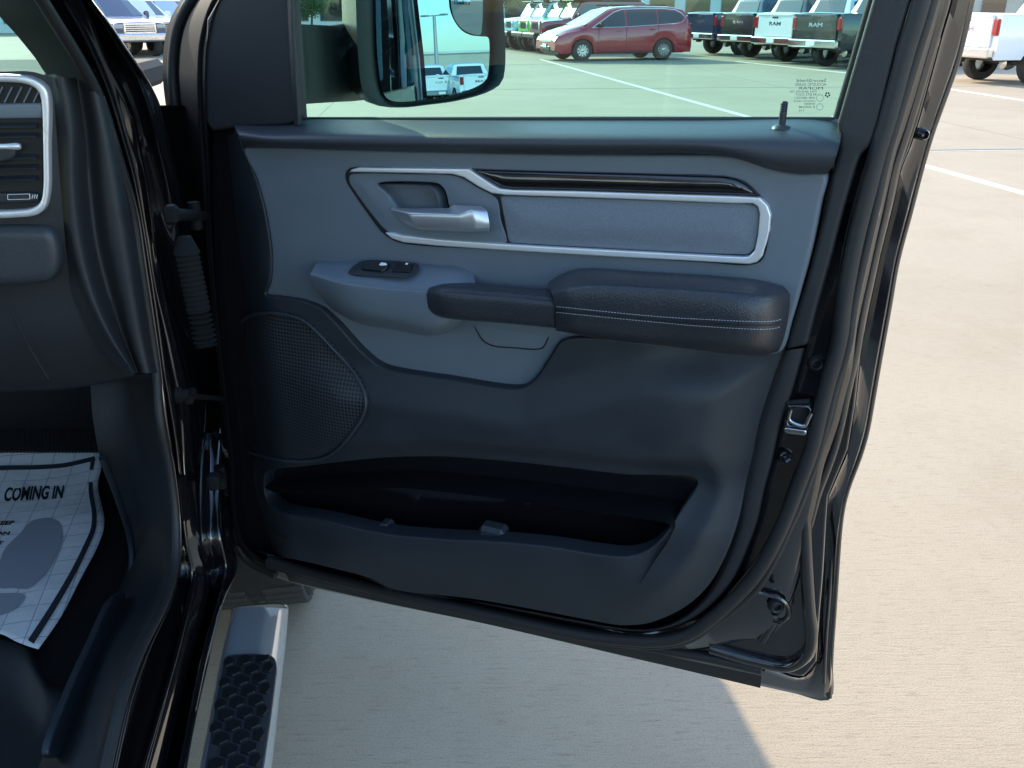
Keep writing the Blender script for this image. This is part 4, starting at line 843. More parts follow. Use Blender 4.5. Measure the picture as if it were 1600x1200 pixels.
def strip_on(pts, w, name, m, fn, lift=0):
    Pp = catmull(pts, False, step=6); V = []
    for i, p in enumerate(Pp):
        d = Pp[min(i + 1, len(Pp) - 1)] - Pp[max(i - 1, 0)]; d = d / np.linalg.norm(d); n_ = np.array([-d[1], d[0]])
        ww = w[0] + (w[1] - w[0]) * i / len(Pp)
        V += [fn(*(p - n_ * ww / 2)), fn(*(p + n_ * ww / 2))]
    F = [(2 * i, 2 * i + 1, 2 * i + 3, 2 * i + 2) for i in range(len(Pp) - 1)]
    return MB().add(V, F).build(name, m, pm, smooth=False)
M['inkbar'] = mat('print_bar', (.028, .032, .04), .6)
strip_on([(-150, 736), (0, 731), (60, 730), (100, 727), (124, 722), (148, 716)], (7, 7), 'printed_border', M['inkbar'], pfn)
strip_on([(145, 717), (142, 745), (142, 770), (147, 800), (146, 825), (136, 850), (115, 893), (85, 945), (48, 1003)], (6, 11), 'printed_border', M['inkbar'], pfn)
shoe1 = [(4, 865), (14, 850), (30, 835), (48, 815), (66, 810), (80, 810), (92, 817), (96, 832), (95, 848), (88, 868), (74, 892), (58, 910), (44, 920), (20, 919), (-4, 917)]
shoe2 = [(-40, 926), (0, 927), (38, 930), (30, 946), (14, 956), (-10, 964), (-40, 966)]
M['shoe'] = mat('print_grey', (.34, .36, .40), .7)
for sh_ in (shoe1, shoe2):
    ring_ = [pfn(u, v) for u, v in catmull(sh_, True, num=60)]; c = sum(ring_, Vector()) / 60
    c = Vector((c.x, c.y, c.z)); V = [c] + ring_; F = [(0, 1 + k, 1 + (k + 1) % 60) for k in range(60)]
    MB().add([p + Vector((0, 0, .0004)) for p in V], F).build('printed_footprint', M['shoe'], pm, smooth=False)

# ================================================================== GROUND AND MARKINGS
def G(u, v): return GROUND.hit(u, v, 0)
con = bpy.data.materials.new('broom_finished_concrete'); con.use_nodes = True; nt = con.node_tree; b = nt.nodes['Principled BSDF']; L_ = nt.links.new
b.inputs['Roughness'].default_value = .85; b.inputs['Specular IOR Level'].default_value = .25
tc = nt.nodes.new('ShaderNodeTexCoord'); 
mp = nt.nodes.new('ShaderNodeMapping'); mp.inputs['Scale'].default_value = (14, 120, 1); L_(tc.outputs['Object'], mp.inputs[0])
n1 = nt.nodes.new('ShaderNodeTexNoise'); n1.inputs['Scale'].default_value = 1; n1.inputs['Detail'].default_value = 6; n1.inputs['Roughness'].default_value = .7; L_(mp.outputs[0], n1.inputs[0])
n2 = nt.nodes.new('ShaderNodeTexNoise'); n2.inputs['Scale'].default_value = .35; n2.inputs['Detail'].default_value = 8; n2.inputs['Roughness'].default_value = .6; L_(tc.outputs['Object'], n2.inputs[0])
n3 = nt.nodes.new('ShaderNodeTexNoise'); n3.inputs['Scale'].default_value = 260; n3.inputs['Detail'].default_value = 3; L_(tc.outputs['Object'], n3.inputs[0])
n4 = nt.nodes.new('ShaderNodeTexNoise'); n4.inputs['Scale'].default_value = 28; n4.inputs['Detail'].default_value = 5; n4.inputs['Roughness'].default_value = .75; L_(tc.outputs['Object'], n4.inputs[0])
def ramp(src, p0, p1, c0, c1):
    r = nt.nodes.new('ShaderNodeValToRGB'); r.color_ramp.elements[0].position = p0; r.color_ramp.elements[1].position = p1
    r.color_ramp.elements[0].color = (*c0, 1); r.color_ramp.elements[1].color = (*c1, 1); L_(src, r.inputs[0]); return r
base = ramp(n2.outputs[0], .3, .7, (.385, .315, .228), (.45, .375, .275))
def mul(a_, b_, f=1):
    m = nt.nodes.new('ShaderNodeMix'); m.data_type = 'RGBA'; m.blend_type = 'MULTIPLY'; m.inputs[0].default_value = f; L_(a_, m.inputs[6]); L_(b_, m.inputs[7]); return m.outputs[2]
g3 = lambda x: (x, x, x)
c = mul(base.outputs[0], ramp(n1.outputs[0], .32, .46, g3(.70), g3(1.0)).outputs[0], .8)
c = mul(c, ramp(n3.outputs[0], .3, .5, g3(.62), g3(1.0)).outputs[0], .75)
c = mul(c, ramp(n4.outputs[0], .25, .42, g3(.78), g3(1.0)).outputs[0], .6)
n5 = nt.nodes.new('ShaderNodeTexNoise'); n5.inputs['Scale'].default_value = 1.3; n5.inputs['Detail'].default_value = 9; n5.inputs['Roughness'].default_value = .7; L_(tc.outputs['Object'], n5.inputs[0])
c = mul(c, ramp(n5.outputs[0], .34, .52, (.90, .885, .86), g3(1.0)).outputs[0], .7)
n6 = nt.nodes.new('ShaderNodeTexVoronoi'); n6.inputs['Scale'].default_value = 45; L_(tc.outputs['Object'], n6.inputs[0])
c = mul(c, ramp(n6.outputs['Distance'], .03, .09, (.42, .36, .30), g3(1.0)).outputs[0], .7)
L_(c, b.inputs['Base Color'])
bp = nt.nodes.new('ShaderNodeBump'); bp.inputs['Strength'].default_value = .5; bp.inputs['Distance'].default_value = .003; L_(n1.outputs[0], bp.inputs['Height'])
bp2 = nt.nodes.new('ShaderNodeBump'); bp2.inputs['Strength'].default_value = .5; bp2.inputs['Distance'].default_value = .0015; L_(n3.outputs[0], bp2.inputs['Height']); L_(bp.outputs[0], bp2.inputs['Normal']); L_(bp2.outputs[0], b.inputs['Normal'])
gr = MB().add([(-900, -900, 0), (900, -900, 0), (900, 900, 0), (-900, 900, 0)], [(0, 1, 2, 3)]).build('ground', con, None, smooth=False); tag(gr, 'pale beige broom finished concrete lot', None, None, 'structure')
wp = mat('worn_white_line', (.72, .72, .70), .7, var=.12, vscale=12)
jt = mat('joint_sealant', (.24, .22, .19), .8)
def line(p, q, w, z, m, name):
    p, q = Vector(p), Vector(q); d = (q - p).normalized(); n_ = Vector((-d.y, d.x, 0)) * w / 2; up = Vector((0, 0, z)); dn = Vector((0, 0, -.01))
    c4 = [p - n_, q - n_, q + n_, p + n_]
    o = MB().add([c + up for c in c4] + [c + dn for c in c4], [(0, 1, 2, 3)] + [(k, (k + 1) % 4, 4 + (k + 1) % 4, 4 + k) for k in range(4)]).build(name, m, None, smooth=False)
    tag(o, None, None, None, 'structure'); return o
def ext(a_, b_, k0=0, k1=0):
    d = b_ - a_; return a_ - d * k0, b_ + d * k1
line(*ext(G(845, 93), G(1600, 302), .0, .3), .105, .004, wp, 'parking_line')
line(*ext(G(1481, 139), G(1600, 157), 0, 1.5), .12, .006, wp, 'parking_line')
line(*ext(G(1150, 96), G(1340, 116), .0, .3), .12, .006, wp, 'parking_line')
line(*ext(G(1440, 235), G(1600, 233), 9, 3), .035, .004, jt, 'slab_joint')
line(*ext(G(1440, 237), G(1600, 235), 9, 3), .02, .0045, wp, 'slab_joint')
jd = (G(1600, 233) - G(1440, 235)).normalized(); jn = Vector((-jd.y, jd.x, 0)); p0 = G(1500, 234)
for k in (2, 4, 7): line(p0 + jn * 4.6 * k - jd * 60, p0 + jn * 4.6 * k + jd * 60, .014, .0035, jt, 'slab_joint')
for k in range(-8, 9, 2): line(p0 + jd * (4.6 * k + 1.3) - jn * 60, p0 + jd * (4.6 * k + 1.3) + jn * 80, .012, .003, jt, 'slab_joint')

# ================================================================== VEHICLES
def interp(tab, x):
    t = sorted(tab); return float(np.interp(x, [p[0] for p in t], [p[1] for p in t]))
VG = glassmat('vehicle_glass', (.12, .14, .15))
GL = mat('dark_vehicle_glass', (.012, .016, .02), .05, coat=1)
GLW = mat('pale_windscreen', (.10, .13, .145), .06, coat=1)
RED = mat('red_lens', (.33, .01, .01), .15, coat=1); HL = mat('headlamp_lens', (.30, .32, .34), .12, coat=1); BLK = mat('vehicle_black_plastic', (.012, .012, .013), .5)
RIM = mat('alloy_rim', (.55, .56, .58), .25, metal=.9)
SPEC = dict(
 pickup=dict(L=(-2.95, 2.95), hw=1.0, axles=(1.95, -1.72), R=.42, arch=.52, zlow=.52,
   belt=[(2.95, 1.00), (2.88, 1.10), (2.5, 1.18), (1.4, 1.24), (1.25, 1.26), (-.98, 1.30), (-1.06, 1.42), (-2.88, 1.44), (-2.95, 1.42)],
   roof=[(2.95, 1.02), (2.88, 1.13), (2.5, 1.22), (1.45, 1.31), (.62, 1.88), (.3, 1.94), (-.5, 1.95), (-.80, 1.90), (-1.00, 1.36), (-1.06, 1.43), (-2.95, 1.43)],
   cabin=(1.45, -1.02), hwr=.74),
 van=dict(L=(-2.58, 2.6), hw=1.0, axles=(1.60, -1.49), R=.35, arch=.42, zlow=.26,
   belt=[(2.6, .66), (2.5, .80), (2.2, .92), (1.5, 1.02), (1.3, 1.04), (.4, 1.08), (-1.8, 1.19), (-2.35, 1.22), (-2.58, 1.0)],
   roof=[(2.6, .68), (2.5, .84), (2.2, .98), (1.55, 1.14), (.55, 1.66), (.2, 1.73), (-.6, 1.77), (-1.8, 1.75), (-2.25, 1.68), (-2.46, 1.30), (-2.58, 1.02)],
   cabin=(1.45, -2.45), hwr=.76),
 suv=dict(L=(-2.1, 2.0), hw=.79, axles=(1.42, -1.45), R=.42, arch=.55, zlow=.55,
   belt=[(2.0, 1.08), (1.9, 1.14), (.8, 1.22), (.6, 1.22), (-2.1, 1.22)],
   roof=[(2.0, 1.10), (1.9, 1.17), (.80, 1.27), (.46, 1.80), (.2, 1.85), (-2.0, 1.85), (-2.1, 1.80)],
   cabin=(.78, -2.1), hwr=.70))
def build_vehicle(kind, name, paint, label, cat, group, rim=RIM, view='rear'):
    S = SPEC[kind]; t = empty(name, (0, 0, 0)); tag(t, label, cat, group)
    x0, x1 = S['L']; hw = S['hw']
    xs = sorted(set(list(np.arange(x0, x1, .05)) + [x1] + [p[0] for p in S['belt']] + [p[0] for p in S['roof']]))
    def zl(x):
        z = S['zlow'] + (.10 if x > x1 - .15 else 0)
        for a in S['axles']:
            if abs(x - a) < S['arch']: z = max(z, S['R'] + math.sqrt(S['arch'] ** 2 - (x - a) ** 2) * (.92 if kind != 'suv' else .88))
        return z
    def hwx(x):                                      # plan taper
        e = max(0, x - (x1 - .55)) / .55; e2 = max(0, (x0 + .35) - x) / .35
        return hw * (1 - (.10 if kind != 'suv' else .03) * e * e - (.05 if kind == 'van' else 0) * e2 * e2)
    def sec(x):
        h = hwx(x); bz = interp(S['belt'], x); rz = max(interp(S['roof'], x), bz + .012); z0 = min(zl(x), bz - .05)
        incab = S['cabin'][1] <= x <= S['cabin'][0]
        hr = h - .16 if not incab else h - (h - S['hwr']) * min(1, (rz - bz) / .55)
        mid = z0 + (bz - z0) * .5
        return [(0, z0 + .08), (h * .86, z0 + .08), (h * .97, z0), (h * 1.0, z0 + (bz - z0) * .25), (h * 1.0, mid), (h * .985, bz - .04), (h * .965, bz), (hr, rz - min(.04, (rz - bz) * .4)), (hr - .07, rz), (hr * .5, rz + .015), (0, rz + .02)]
    def surf(x, z):
        s_ = sec(x); a, b_ = s_[6], s_[7]; k = (z - a[1]) / max(1e-6, b_[1] - a[1]); return a[0] + (b_[0] - a[0]) * k
    V = []; m = None
    for x in xs:
        s_ = sec(x); ring = [(x, -y, z) for y, z in s_] + [(x, y, z) for y, z in s_[::-1][1:-1]]; m = len(ring); V += ring
    F = [(i * m + k, i * m + (k + 1) % m, (i + 1) * m + (k + 1) % m, (i + 1) * m + k) for i in range(len(xs) - 1) for k in range(m)]
    F += [tuple(range(m))[::-1], tuple(range(len(V) - m, len(V)))]
    MB().add(V, F).build('body', paint, t, angle=32)
    # inner wheel wells and underbody
    MB().box(((x0 + x1) / 2, 0, S['zlow'] + .12), (x1 - x0 - .4, hw * 1.5, .3)).build('underbody', BLK, t)
    def win(poly, nm='side_window', mm=GL):
        for sg in (-1, 1):
            ring = [Vector((x, sg * (surf(x, z) + .006), z)) for x, z in poly]; k = len(ring)
            inn = [p + Vector((0, -sg * .012, 0)) for p in ring]
            MB().add(ring + inn, [tuple(range(k))] + [(i, (i + 1) % k, k + (i + 1) % k, k + i) for i in range(k)]).build(nm, mm, t, smooth=False)
    def cross(xa, za, ya, xb, zb, yb, nm, mm, off, bow=.04):
        d = Vector((xb - xa, 0, zb - za)); n_ = Vector((-d.z, 0, d.x)).normalized()
        if n_.x * off < 0: n_ = -n_
        n_ *= abs(off); V = []; 
        for (x, z, yy) in ((xa, za, ya), (xb, zb, yb)):
            for k in range(-4, 5): V.append(Vector((x - bow * abs(off) / off * (k / 4) ** 2 * 0, yy * k / 4, z)) + n_)
        V += [p - n_ * .8 for p in V]
        F = [(k, k + 1, 10 + k, 9 + k) for k in range(8)] + [tuple(range(9)) + tuple(range(26, 17, -1)), tuple(range(9, 18))[::-1] + tuple(range(27, 36)), (0, 9, 27, 18), (8, 26, 35, 17)]
        return MB().add(V, F).build(nm, mm, t, smooth=False)
    def b3(x, y, z, dx, dy, dz, nm, mm, bev=.01, rot=None):
        return MB().box((x, y, z), (dx, dy, dz), rot, bev).build(nm, mm, t)
    if kind == 'pickup':
        win([(1.12, 1.30), (.62, 1.72), (.50, 1.80), (.22, 1.84), (.16, 1.30)]); win([(.10, 1.30), (.14, 1.84), (-.45, 1.84), (-.72, 1.76), (-.78, 1.40), (-.76, 1.31)])
        cross(1.40, 1.345, .80, .66, 1.85, .66, 'windscreen', GLW, .012); cross(-.985, 1.43, .66, -.83, 1.82, .58, 'rear_window', GL, -.014)
        tg = b3(x0 - .025, 0, 1.10, .06, 1.62, .66, 'tailgate', paint, .02)
        b3(x0 - .06, 0, 1.40, .05, 1.60, .05, 'tailgate_spoiler', paint, .015); b3(x0 - .062, 0, 1.32, .015, .26, .05, 'tailgate_handle', BLK, .005)
        fn = lambda x, z: Vector((x0 - .0575, -x, z))
        mbt = MB(); v, f = textmesh('RAM', True); mbt.add([fn(-.27 + .54 * x, 1.09 + .11 * y) for x, y in v], f); mbt.build('tailgate_lettering', M['chrome'], t, smooth=False, fixn=False)
        for sg in (-1, 1):
            b3(x0 - .01, sg * .90, 1.18, .10, .17, .34, 'taillight', RED, .03); b3(x1 - .10, sg * .74, 1.02, .30, .32, .15, 'headlight', HL, .03)
            b3(1.02, sg * 1.12, 1.38, .10, .20, .26, 'side_mirror', paint if paint.name.startswith('white') else BLK, .04)
            b3(.0, sg * 1.005, 1.14, .16, .03, .03, 'door_handle', BLK, .01); b3(-.90, sg * 1.005, 1.14, .16, .03, .03, 'door_handle', BLK, .01)
            for xx in (1.15, .13, -.98): b3(xx, sg * 1.0, .93, .008, .008, .66, 'door_gap', BLK, .001)
        b3(x0 - .10, 0, .66, .16, 1.92, .20, 'rear_bumper', M['chrome'], .03); b3(x0 - .185, 0, .66, .02, .34, .12, 'number_plate', M['white'], .004)
        b3(x0 - .05, 0, .50, .2, .10, .10, 'tow_hitch', BLK, .01)
        b3(x1 + .04, 0, .66, .16, 1.90, .26, 'front_bumper', M['chrome'], .05); b3(x1 + .01, 0, .96, .06, 1.14, .34, 'grille', M['chrome'], .03)
        for k in range(4): b3(x1 + .045, 0, .86 + k * .065, .02, 1.02, .035, 'grille_slot', BLK, .004)
        b3(-1.72, 0, .42, .10, 1.5, .12, 'rear_axle', BLK, .03); MB().lathe((-1.72, 0, .40), (1, 0, 0), [(0, -.14), (.12, -.12), (.15, 0), (.12, .12), (0, .14)], 16).build('axle_housing', RIM, t)
    if kind == 'van':
        win([(1.18, 1.10), (.72, 1.36), (.42, 1.54), (.12, 1.63), (.02, 1.64), (.02, 1.12)]); win([(-.06, 1.13), (-.06, 1.645), (-1.20, 1.65), (-1.20, 1.19)]); win([(-1.26, 1.20), (-1.26, 1.65), (-1.9, 1.62), (-2.12, 1.52), (-2.24, 1.40), (-2.12, 1.28), (-1.9, 1.24)])
        for sg in (-1, 1):
            pl_ = [(1.26, 1.08), (.74, 1.38), (.42, 1.575), (.12, 1.665), (-.6, 1.69), (-1.5, 1.69), (-1.95, 1.65), (-2.18, 1.54), (-2.32, 1.40), (-2.18, 1.25), (-1.9, 1.205), (-1.2, 1.165), (0, 1.10), (1.26, 1.08)]
            MB().tube([Vector((x, sg * (surf(x, z) + .004), z)) for x, z in pl_], .016, 6).build('window_trim', M['chrome'], t)
            b3(x1 - .26, sg * .70, .80, .34, .34, .12, 'headlight', HL, .04, Matrix.Rotation(-sg * .35, 3, 'Z')); b3(x0 + .10, sg * .86, 1.12, .14, .20, .22, 'taillight', RED, .04)
            b3(.98, sg * 1.06, 1.16, .16, .20, .14, 'side_mirror', BLK, .05); b3(.25, sg * 1.0, .98, .20, .03, .035, 'door_handle', paint, .01); b3(-1.0, sg * 1.0, 1.02, .20, .03, .035, 'door_handle', paint, .01)
            for xx, zz, h_ in ((1.02, .68, .78), (-.02, .74, .78), (-1.23, .88, .58)): b3(xx, sg * 1.0, zz, .008, .01, h_, 'door_gap', BLK, .001)
            b3(0, sg * .985, .30, 2.1, .04, .05, 'sill_moulding', BLK, .01)
            b3(x1 - .14, sg * .72, .42, .20, .22, .05, 'fog_lamp_trim', M['chrome'], .015, Matrix.Rotation(-sg * .4, 3, 'Z'))
        cross(1.50, 1.165, .84, .60, 1.645, .66, 'windscreen', GLW, .012); cross(-2.43, 1.33, .74, -2.28, 1.62, .68, 'rear_window', GL, -.012)
        b3(x1 - .015, 0, .66, .06, 1.1, .10, 'grille', M['chrome'], .02); b3(x1 + .0, 0, .42, .05, .9, .14, 'lower_grille', BLK, .02); b3(x1 + .03, 0, .50, .02, .34, .12, 'number_plate', M['white'], .004)
        for k in range(2): b3(-.6, (k * 2 - 1) * .55, 1.80, 2.2, .04, .04, 'roof_rail', BLK, .01)
    if kind == 'suv':
        win([(.60, 1.27), (.40, 1.72), (-.18, 1.74), (-.18, 1.27)]); win([(-.26, 1.27), (-.26, 1.74), (-1.10, 1.74), (-1.10, 1.27)]); win([(-1.18, 1.27), (-1.18, 1.74), (-1.98, 1.74), (-2.02, 1.27)])
        cross(.80, 1.29, .70, .50, 1.77, .64, 'windscreen', GLW, .012)
        b3(x1 + .0, 0, .96, .05, 1.30, .42, 'grille', paint, .03)
        for k in range(7): b3(x1 + .03, (k - 3) * .10, .98, .02, .05, .24, 'grille_slot', BLK, .01)
        for sg in (-1, 1):
            MB().lathe((x1 + .02, sg * .52, 1.0), (1, 0, 0), [(.11, -.02), (.115, .015), (.09, .03), (0, .035)], 20).build('headlight', HL, t)
            for a in S['axles']:
                Pf = [(a + .62 * math.cos(q), .42 + .60 * math.sin(q)) for q in np.linspace(.15, 2.99, 16)]; Vf = []
                for (xx, zz) in Pf: Vf += [(xx, sg * .74, zz), (xx, sg * .95, zz - .02), (xx, sg * .955, zz - .07), (xx, sg * .74, zz - .05)]
                MB().add(Vf, [(4 * i + k, 4 * i + (k + 1) % 4, 4 * i + 4 + (k + 1) % 4, 4 * i + 4 + k) for i in range(15) for k in range(4)]).build('fender_flare', BLK, t)
            b3(.62, sg * .92, 1.32, .08, .16, .20, 'side_mirror', BLK, .03)
        b3(x1 + .22, 0, .66, .20, 1.5, .18, 'front_bumper', BLK, .04); b3(x1 + .05, 0, .6, .3, .9, .12, 'bumper_mount', BLK, .02); b3(-.6, 0, 1.865, 2.7, 1.3, .03, 'hard_top', BLK, .01)
        MB().lathe((x0 - .10, 0, 1.05), (-1, 0, 0), [(.2, -.1), (.38, -.1), (.40, .05), (.36, .12), (.2, .1), (0, .1)], 24).build('spare_wheel', tyre_m, t)
    for a in S['axles']:
        for sg in (-1, 1):
            wheel_parts((a, sg * (hw - .015 + (.10 if kind == 'suv' else 0)), S['R']), (0, sg, 0), S['R'], .26, t, rim, seg=28, spokes=10 if kind == 'van' else 6)
    return t
def tree_copy(o, paint=None, paint_old=None):
    c = o.copy(); col.objects.link(c)
    for ch in list(o.children):
        d = ch.copy(); col.objects.link(d); d.parent = c
        if paint and len(d.material_slots) and ch.material_slots[0].material == paint_old:
            d.material_slots[0].link = 'OBJECT'; d.material_slots[0].material = paint
    return c
def car_paint(n, c): return mat(n, c, .25, coat=1)
PW = car_paint('white_car_paint', (.78, .79, .80)); PB = car_paint('black_car_paint', (.012, .014, .016)); PN = car_paint('navy_car_paint', (.03, .045, .09)); PR = car_paint('red_car_paint', (.36, .012, .026))
PRS = car_paint('red_suv_paint', (.22, .02, .03)); PG = car_paint('green_car_paint', (.12, .50, .03)); PBL = car_paint('pale_blue_car_paint', (.35, .62, .75)); PS = car_paint('silver_blue_paint', (.42, .50, .62))
used = {}
def place(kind, name, paint, pos, az, label, cat, group=None, rim=RIM):
    key = kind
    if key not in used: o = build_vehicle(kind, name, paint, label, cat, group, rim); used[key] = (o, paint)
    else: o = tree_copy(used[key][0], paint, used[key][1])
    o.name = name; o['label'] = label; o['category'] = cat
    if group: o['group'] = group
    elif 'group' in o: del o['group']
    o.location = pos; o.rotation_euler = (0, 0, R(az)); return o
def at_wheel(kind, u, v, az, axle, side):
    """vehicle position so that the wheel (axle 0 front 1 rear, side +1 left -1 right) stands at the ground point under pixel u,v"""
    S = SPEC[kind]; p = G(u, v); a = R(az); f = Vector((math.cos(a), math.sin(a), 0)); l = Vector((-math.sin(a), math.cos(a), 0))
    q = p - f * S['axles'][axle] - l * side * (S['hw'] - .12); return (q.x, q.y, 0)
rowg = 'pickups parked side by side in the row'
def at_tail(kind, u, dist, az):
    """vehicle position with the right rear corner seen at pixel column u, dist metres ahead"""
    S = SPEC[kind]; a = R(az); fw = Vector((math.cos(a), math.sin(a), 0)); l = Vector((-math.sin(a), math.cos(a), 0))
    p = Vector(((u - 800) / 1513 * dist, dist, 0)); q = p - fw * S['L'][0] + l * S['hw']; return (q.x, q.y, 0)
TA = 24
place('pickup', 'parked_pickup', PW, at_tail('pickup', 1567, 20.4, 14), 14, 'white pickup with red taillight and chrome bumper, right of the open door, outside the glass', 'pickup truck', rowg)
place('pickup', 'parked_pickup', PB, at_tail('pickup', 1319, 26.0, TA), TA, 'black pickup seen through the door glass, nearest one in front of the white pickup', 'pickup truck', rowg)
place('pickup', 'parked_pickup', PW, at_tail('pickup', 1249, 28.6, TA), TA, 'white pickup seen through the door glass between two black pickups', 'pickup truck', rowg)
place('pickup', 'parked_pickup', PB, at_tail('pickup', 1186, 31.4, TA), TA, 'black pickup seen through the door glass, between the red minivan and the white pickup', 'pickup truck', rowg)
place('pickup', 'parked_pickup', PN, at_tail('pickup', 1122, 34.5, TA), TA, 'dark pickup partly hidden behind the rear of the red minivan', 'pickup truck', rowg)
place('van', 'minivan', PR, at_wheel('van', 905, 96, 199, 0, 1), 199, 'dark red minivan with silver wheels seen through the door glass', 'minivan')
vn = [o for o in col.objects if o.name == 'minivan'][0]; vn.scale = (.94, .94, .93)
sg_ = 'off road vehicles parked beside the minivan'
place('suv', 'off_road_vehicle', PRS, at_wheel('suv', 868, 85, 196, 0, 1), 196, 'red off road vehicle just behind the red minivan', 'off road vehicle', sg_)
place('suv', 'off_road_vehicle', PG, at_wheel('suv', 848, 82, 196, 0, 1), 196, 'bright green off road vehicle between the red one and the pale blue one', 'off road vehicle', sg_)
place('suv', 'off_road_vehicle', PBL, at_wheel('suv', 824, 79, 196, 0, 1), 196, 'pale blue off road vehicle left of the bright green one', 'off road vehicle', sg_)
place('suv', 'off_road_vehicle', PW, at_wheel('suv', 806, 76.5, 196, 0, 1), 196, 'white off road vehicle farthest back in the row, behind the pale blue one', 'off road vehicle', sg_)
lg = 'pickups facing us beyond the windscreen pillar'
place('pickup', 'parked_pickup', PN, at_wheel('pickup', 168, 90, -46, 0, -1), -46, 'dark blue pickup with chrome grille beyond the windscreen pillar', 'pickup truck', lg)
place('pickup', 'parked_pickup', PW, at_wheel('pickup', 207, 86, -46, 0, -1), -46, 'white pickup beyond the windscreen pillar, its headlight toward us', 'pickup truck', lg)
place('pickup', 'parked_pickup', PS, at_wheel('pickup', 256, 83, -46, 0, -1), -46, 'silver blue pickup behind the mirror side of the white one beyond the pillar', 'pickup truck', lg)
# behind the camera, seen in the door mirror
def mirror_dir(u, v):
    d = ray(u, v).normalized(); return d - mn * 2 * d.dot(mn)
def mirror_ground(u, dist):
    d = mirror_dir(u, 110); h = Vector((d.x, d.y, 0)).normalized(); p = MF.hit(u, 110, 0); return Vector((p.x, p.y, 0)) + h * dist, math.degrees(math.atan2(h.y, h.x))
mg = 'white pickups reflected in the door mirror'
for (u, dist, lab) in ((664, 46.0, 'white pickup reflected in the door mirror, left of the lamp post'), (726, 44.0, 'white pickup reflected in the door mirror, right of the lamp post')):
    p, az = mirror_ground(u, dist)
    place('pickup', 'parked_pickup', PW, (p.x, p.y, 0), az - 14, lab, 'pickup truck', mg)

# ================================================================== LAMP POST, BUILDINGS, TREES
p, az = mirror_ground(683, 62)
lp = empty('lamp_post', (p.x, p.y, 0)); tag(lp, 'tall grey lamp post reflected in the door mirror between the white pickups', 'lamp post')
gm_ = mat('galvanised_metal', (.42, .44, .45), .5, metal=.4)
MB().tube([(0, 0, 0), (0, 0, 5.2)], [.16, .10], 12).build('pole', gm_, lp); MB().lathe((0, 0, 0), Z, [(0, .7), (.26, .7), (.28, .6), (.28, 0)], 18).build('base', mat('post_base', (.4, .38, .34), .9), lp)
arm = MB(); arm.box((0, 0, 5.2), (.06, 1.4, .06), None, .01).build('arm', gm_, lp)
for s_ in (-1, 1): MB().box((0, s_ * .8, 5.22), (.35, .5, .1), None, .03).build('lamp_head', gm_, lp)
def building(loc, rz, w, d, h, wall, roofc, label, bands, name='building', cat='building'):
    t = empty(name, loc, R(rz)); tag(t, label, cat)
    MB().box((0, 0, h / 2), (w, d, h)).build('wall', wall, t, smooth=False); MB().box((0, 0, h + .12), (w + .4, d + .4, .24), None, .03).build('roof', roofc, t, smooth=False)
    for (z, hh, n, frac) in bands:
        for k in range(n):
            x = (k - (n - 1) / 2) * w / n
            f = MB().box((x, -d / 2 - .02, z), (w / n * frac, .08, hh)).build('window', mat('window_frame_grey', (.3, .31, .32), .5), t, smooth=False)
            g_ = MB().box((x, -d / 2 - .05, z), (w / n * frac - .12, .06, hh - .12)).build('pane', GL, f, smooth=False)
    return t
wallw = mat('pale_wall', (.62, .64, .63), .85, var=.08, vscale=.8); wallb = mat('beige_wall', (.52, .48, .40), .9, var=.1, vscale=.5); roofg = mat('grey_roof', (.25, .26, .27), .8)
building((-2, 112, 0), 4, 70, 18, 7, wallw, roofg, 'long pale showroom behind the parked off road vehicles', [(1.6, 2.2, 18, .7), (5, 1.4, 18, .6)])
building((-34, 78, 0), 10, 24, 12, 6, wallw, roofg, 'white building behind the tree left of the door mirror', [(1.8, 2.4, 7, .7)])
building((58, 118, 0), -12, 60, 20, 6, wallb, roofg, 'beige building far behind the row of pickups', [(2, 2.0, 14, .6)])
p, az = mirror_ground(690, 100)
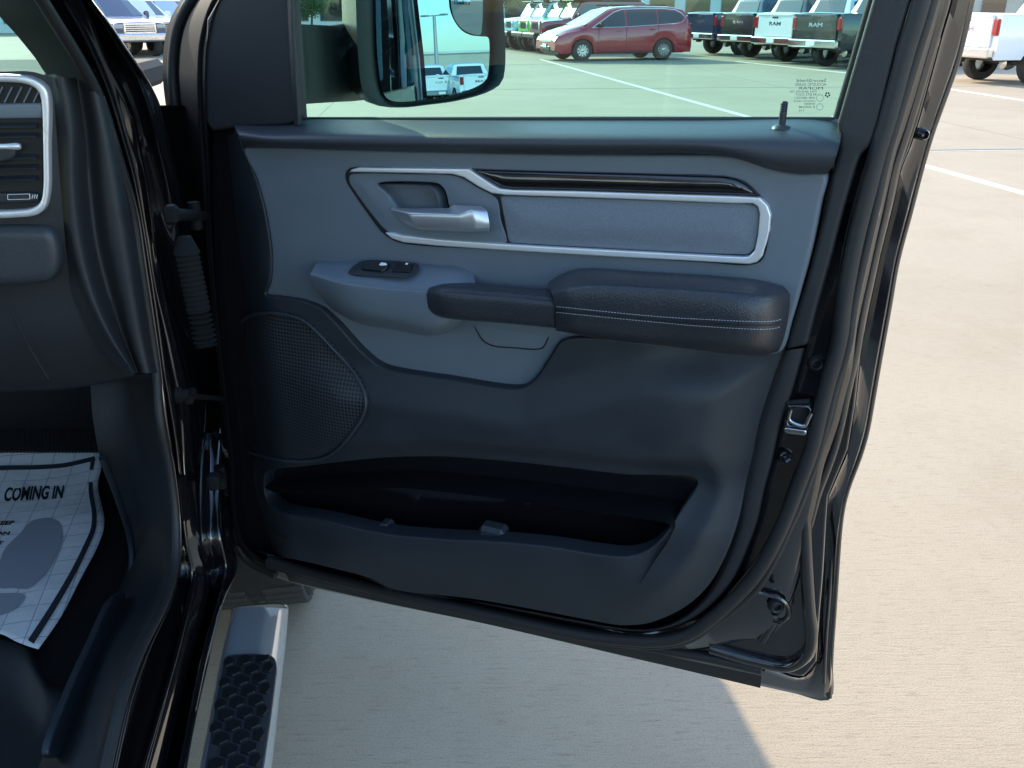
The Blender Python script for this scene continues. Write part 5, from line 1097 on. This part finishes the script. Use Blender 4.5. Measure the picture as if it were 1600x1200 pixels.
building((p.x, p.y, 0), az - 90 + 180 + 8, 120, 6, 3.6, wallb, wallw, 'long low beige wall reflected in the door mirror', [], 'boundary_wall', 'wall')
leaf = [mat('leaf_dark', (.035, .06, .025), .8), mat('leaf_mid', (.06, .10, .035), .8)]
bark = mat('bark', (.12, .09, .07), .9, var=.2, vscale=6)
def make_tree(name, loc, h, r, label, seed):
    rnd = random.Random(seed); t = empty(name, loc); tag(t, label, 'tree', 'trees round the lot')
    tr = MB(); tr.tube([(0, 0, 0), (.1, .05, h * .3), (.05, .1, h * .55)], [h * .035, h * .028, h * .015], 10)
    for k in range(7):
        a = k * .9; tr.tube([(.05, .05, h * (.28 + .03 * k)), (math.cos(a) * r * .4, math.sin(a) * r * .4, h * .55), (math.cos(a) * r * .75, math.sin(a) * r * .75, h * (.6 + .04 * k))], [h * .014, h * .009, h * .003], 6)
    tr.build('trunk', bark, t)
    clumps = [(rnd.gauss(0, r * .42), rnd.gauss(0, r * .42), h * (.62 + rnd.gauss(0, .15)), r * rnd.uniform(.22, .42)) for _ in range(26)]
    mbs = MB()
    for _ in range(5200):
        c = rnd.choice(clumps); d = Vector((rnd.gauss(0, 1), rnd.gauss(0, 1), rnd.gauss(0, 1))).normalized() * c[3] * rnd.uniform(.6, 1.05)
        p = Vector(c[:3]) + d
        if p.z < h * .22: continue
        u = Vector((rnd.gauss(0, 1), rnd.gauss(0, 1), rnd.gauss(0, 1))).normalized(); w = u.orthogonal().normalized(); s_ = rnd.uniform(.05, .12)
        mbs.add([p - u * s_, p + w * s_ * .5, p + u * s_, p - w * s_ * .5], [(0, 1, 2, 3)])
    mbs.build('crown', leaf[seed % 2], t, smooth=False, fixn=False)
    return t
make_tree('tree', G(487, 46) * 1.0, 3.4, 1.9, 'bushy tree seen through the door glass left of the mirror', 3)
make_tree('tree', (-1.2, 84, 0), 6.0, 3.2, 'tree behind the off road vehicles, right of the mirror', 4)
make_tree('tree', (6, 92, 0), 6.5, 3.4, 'tree far behind the red minivan roof', 5)
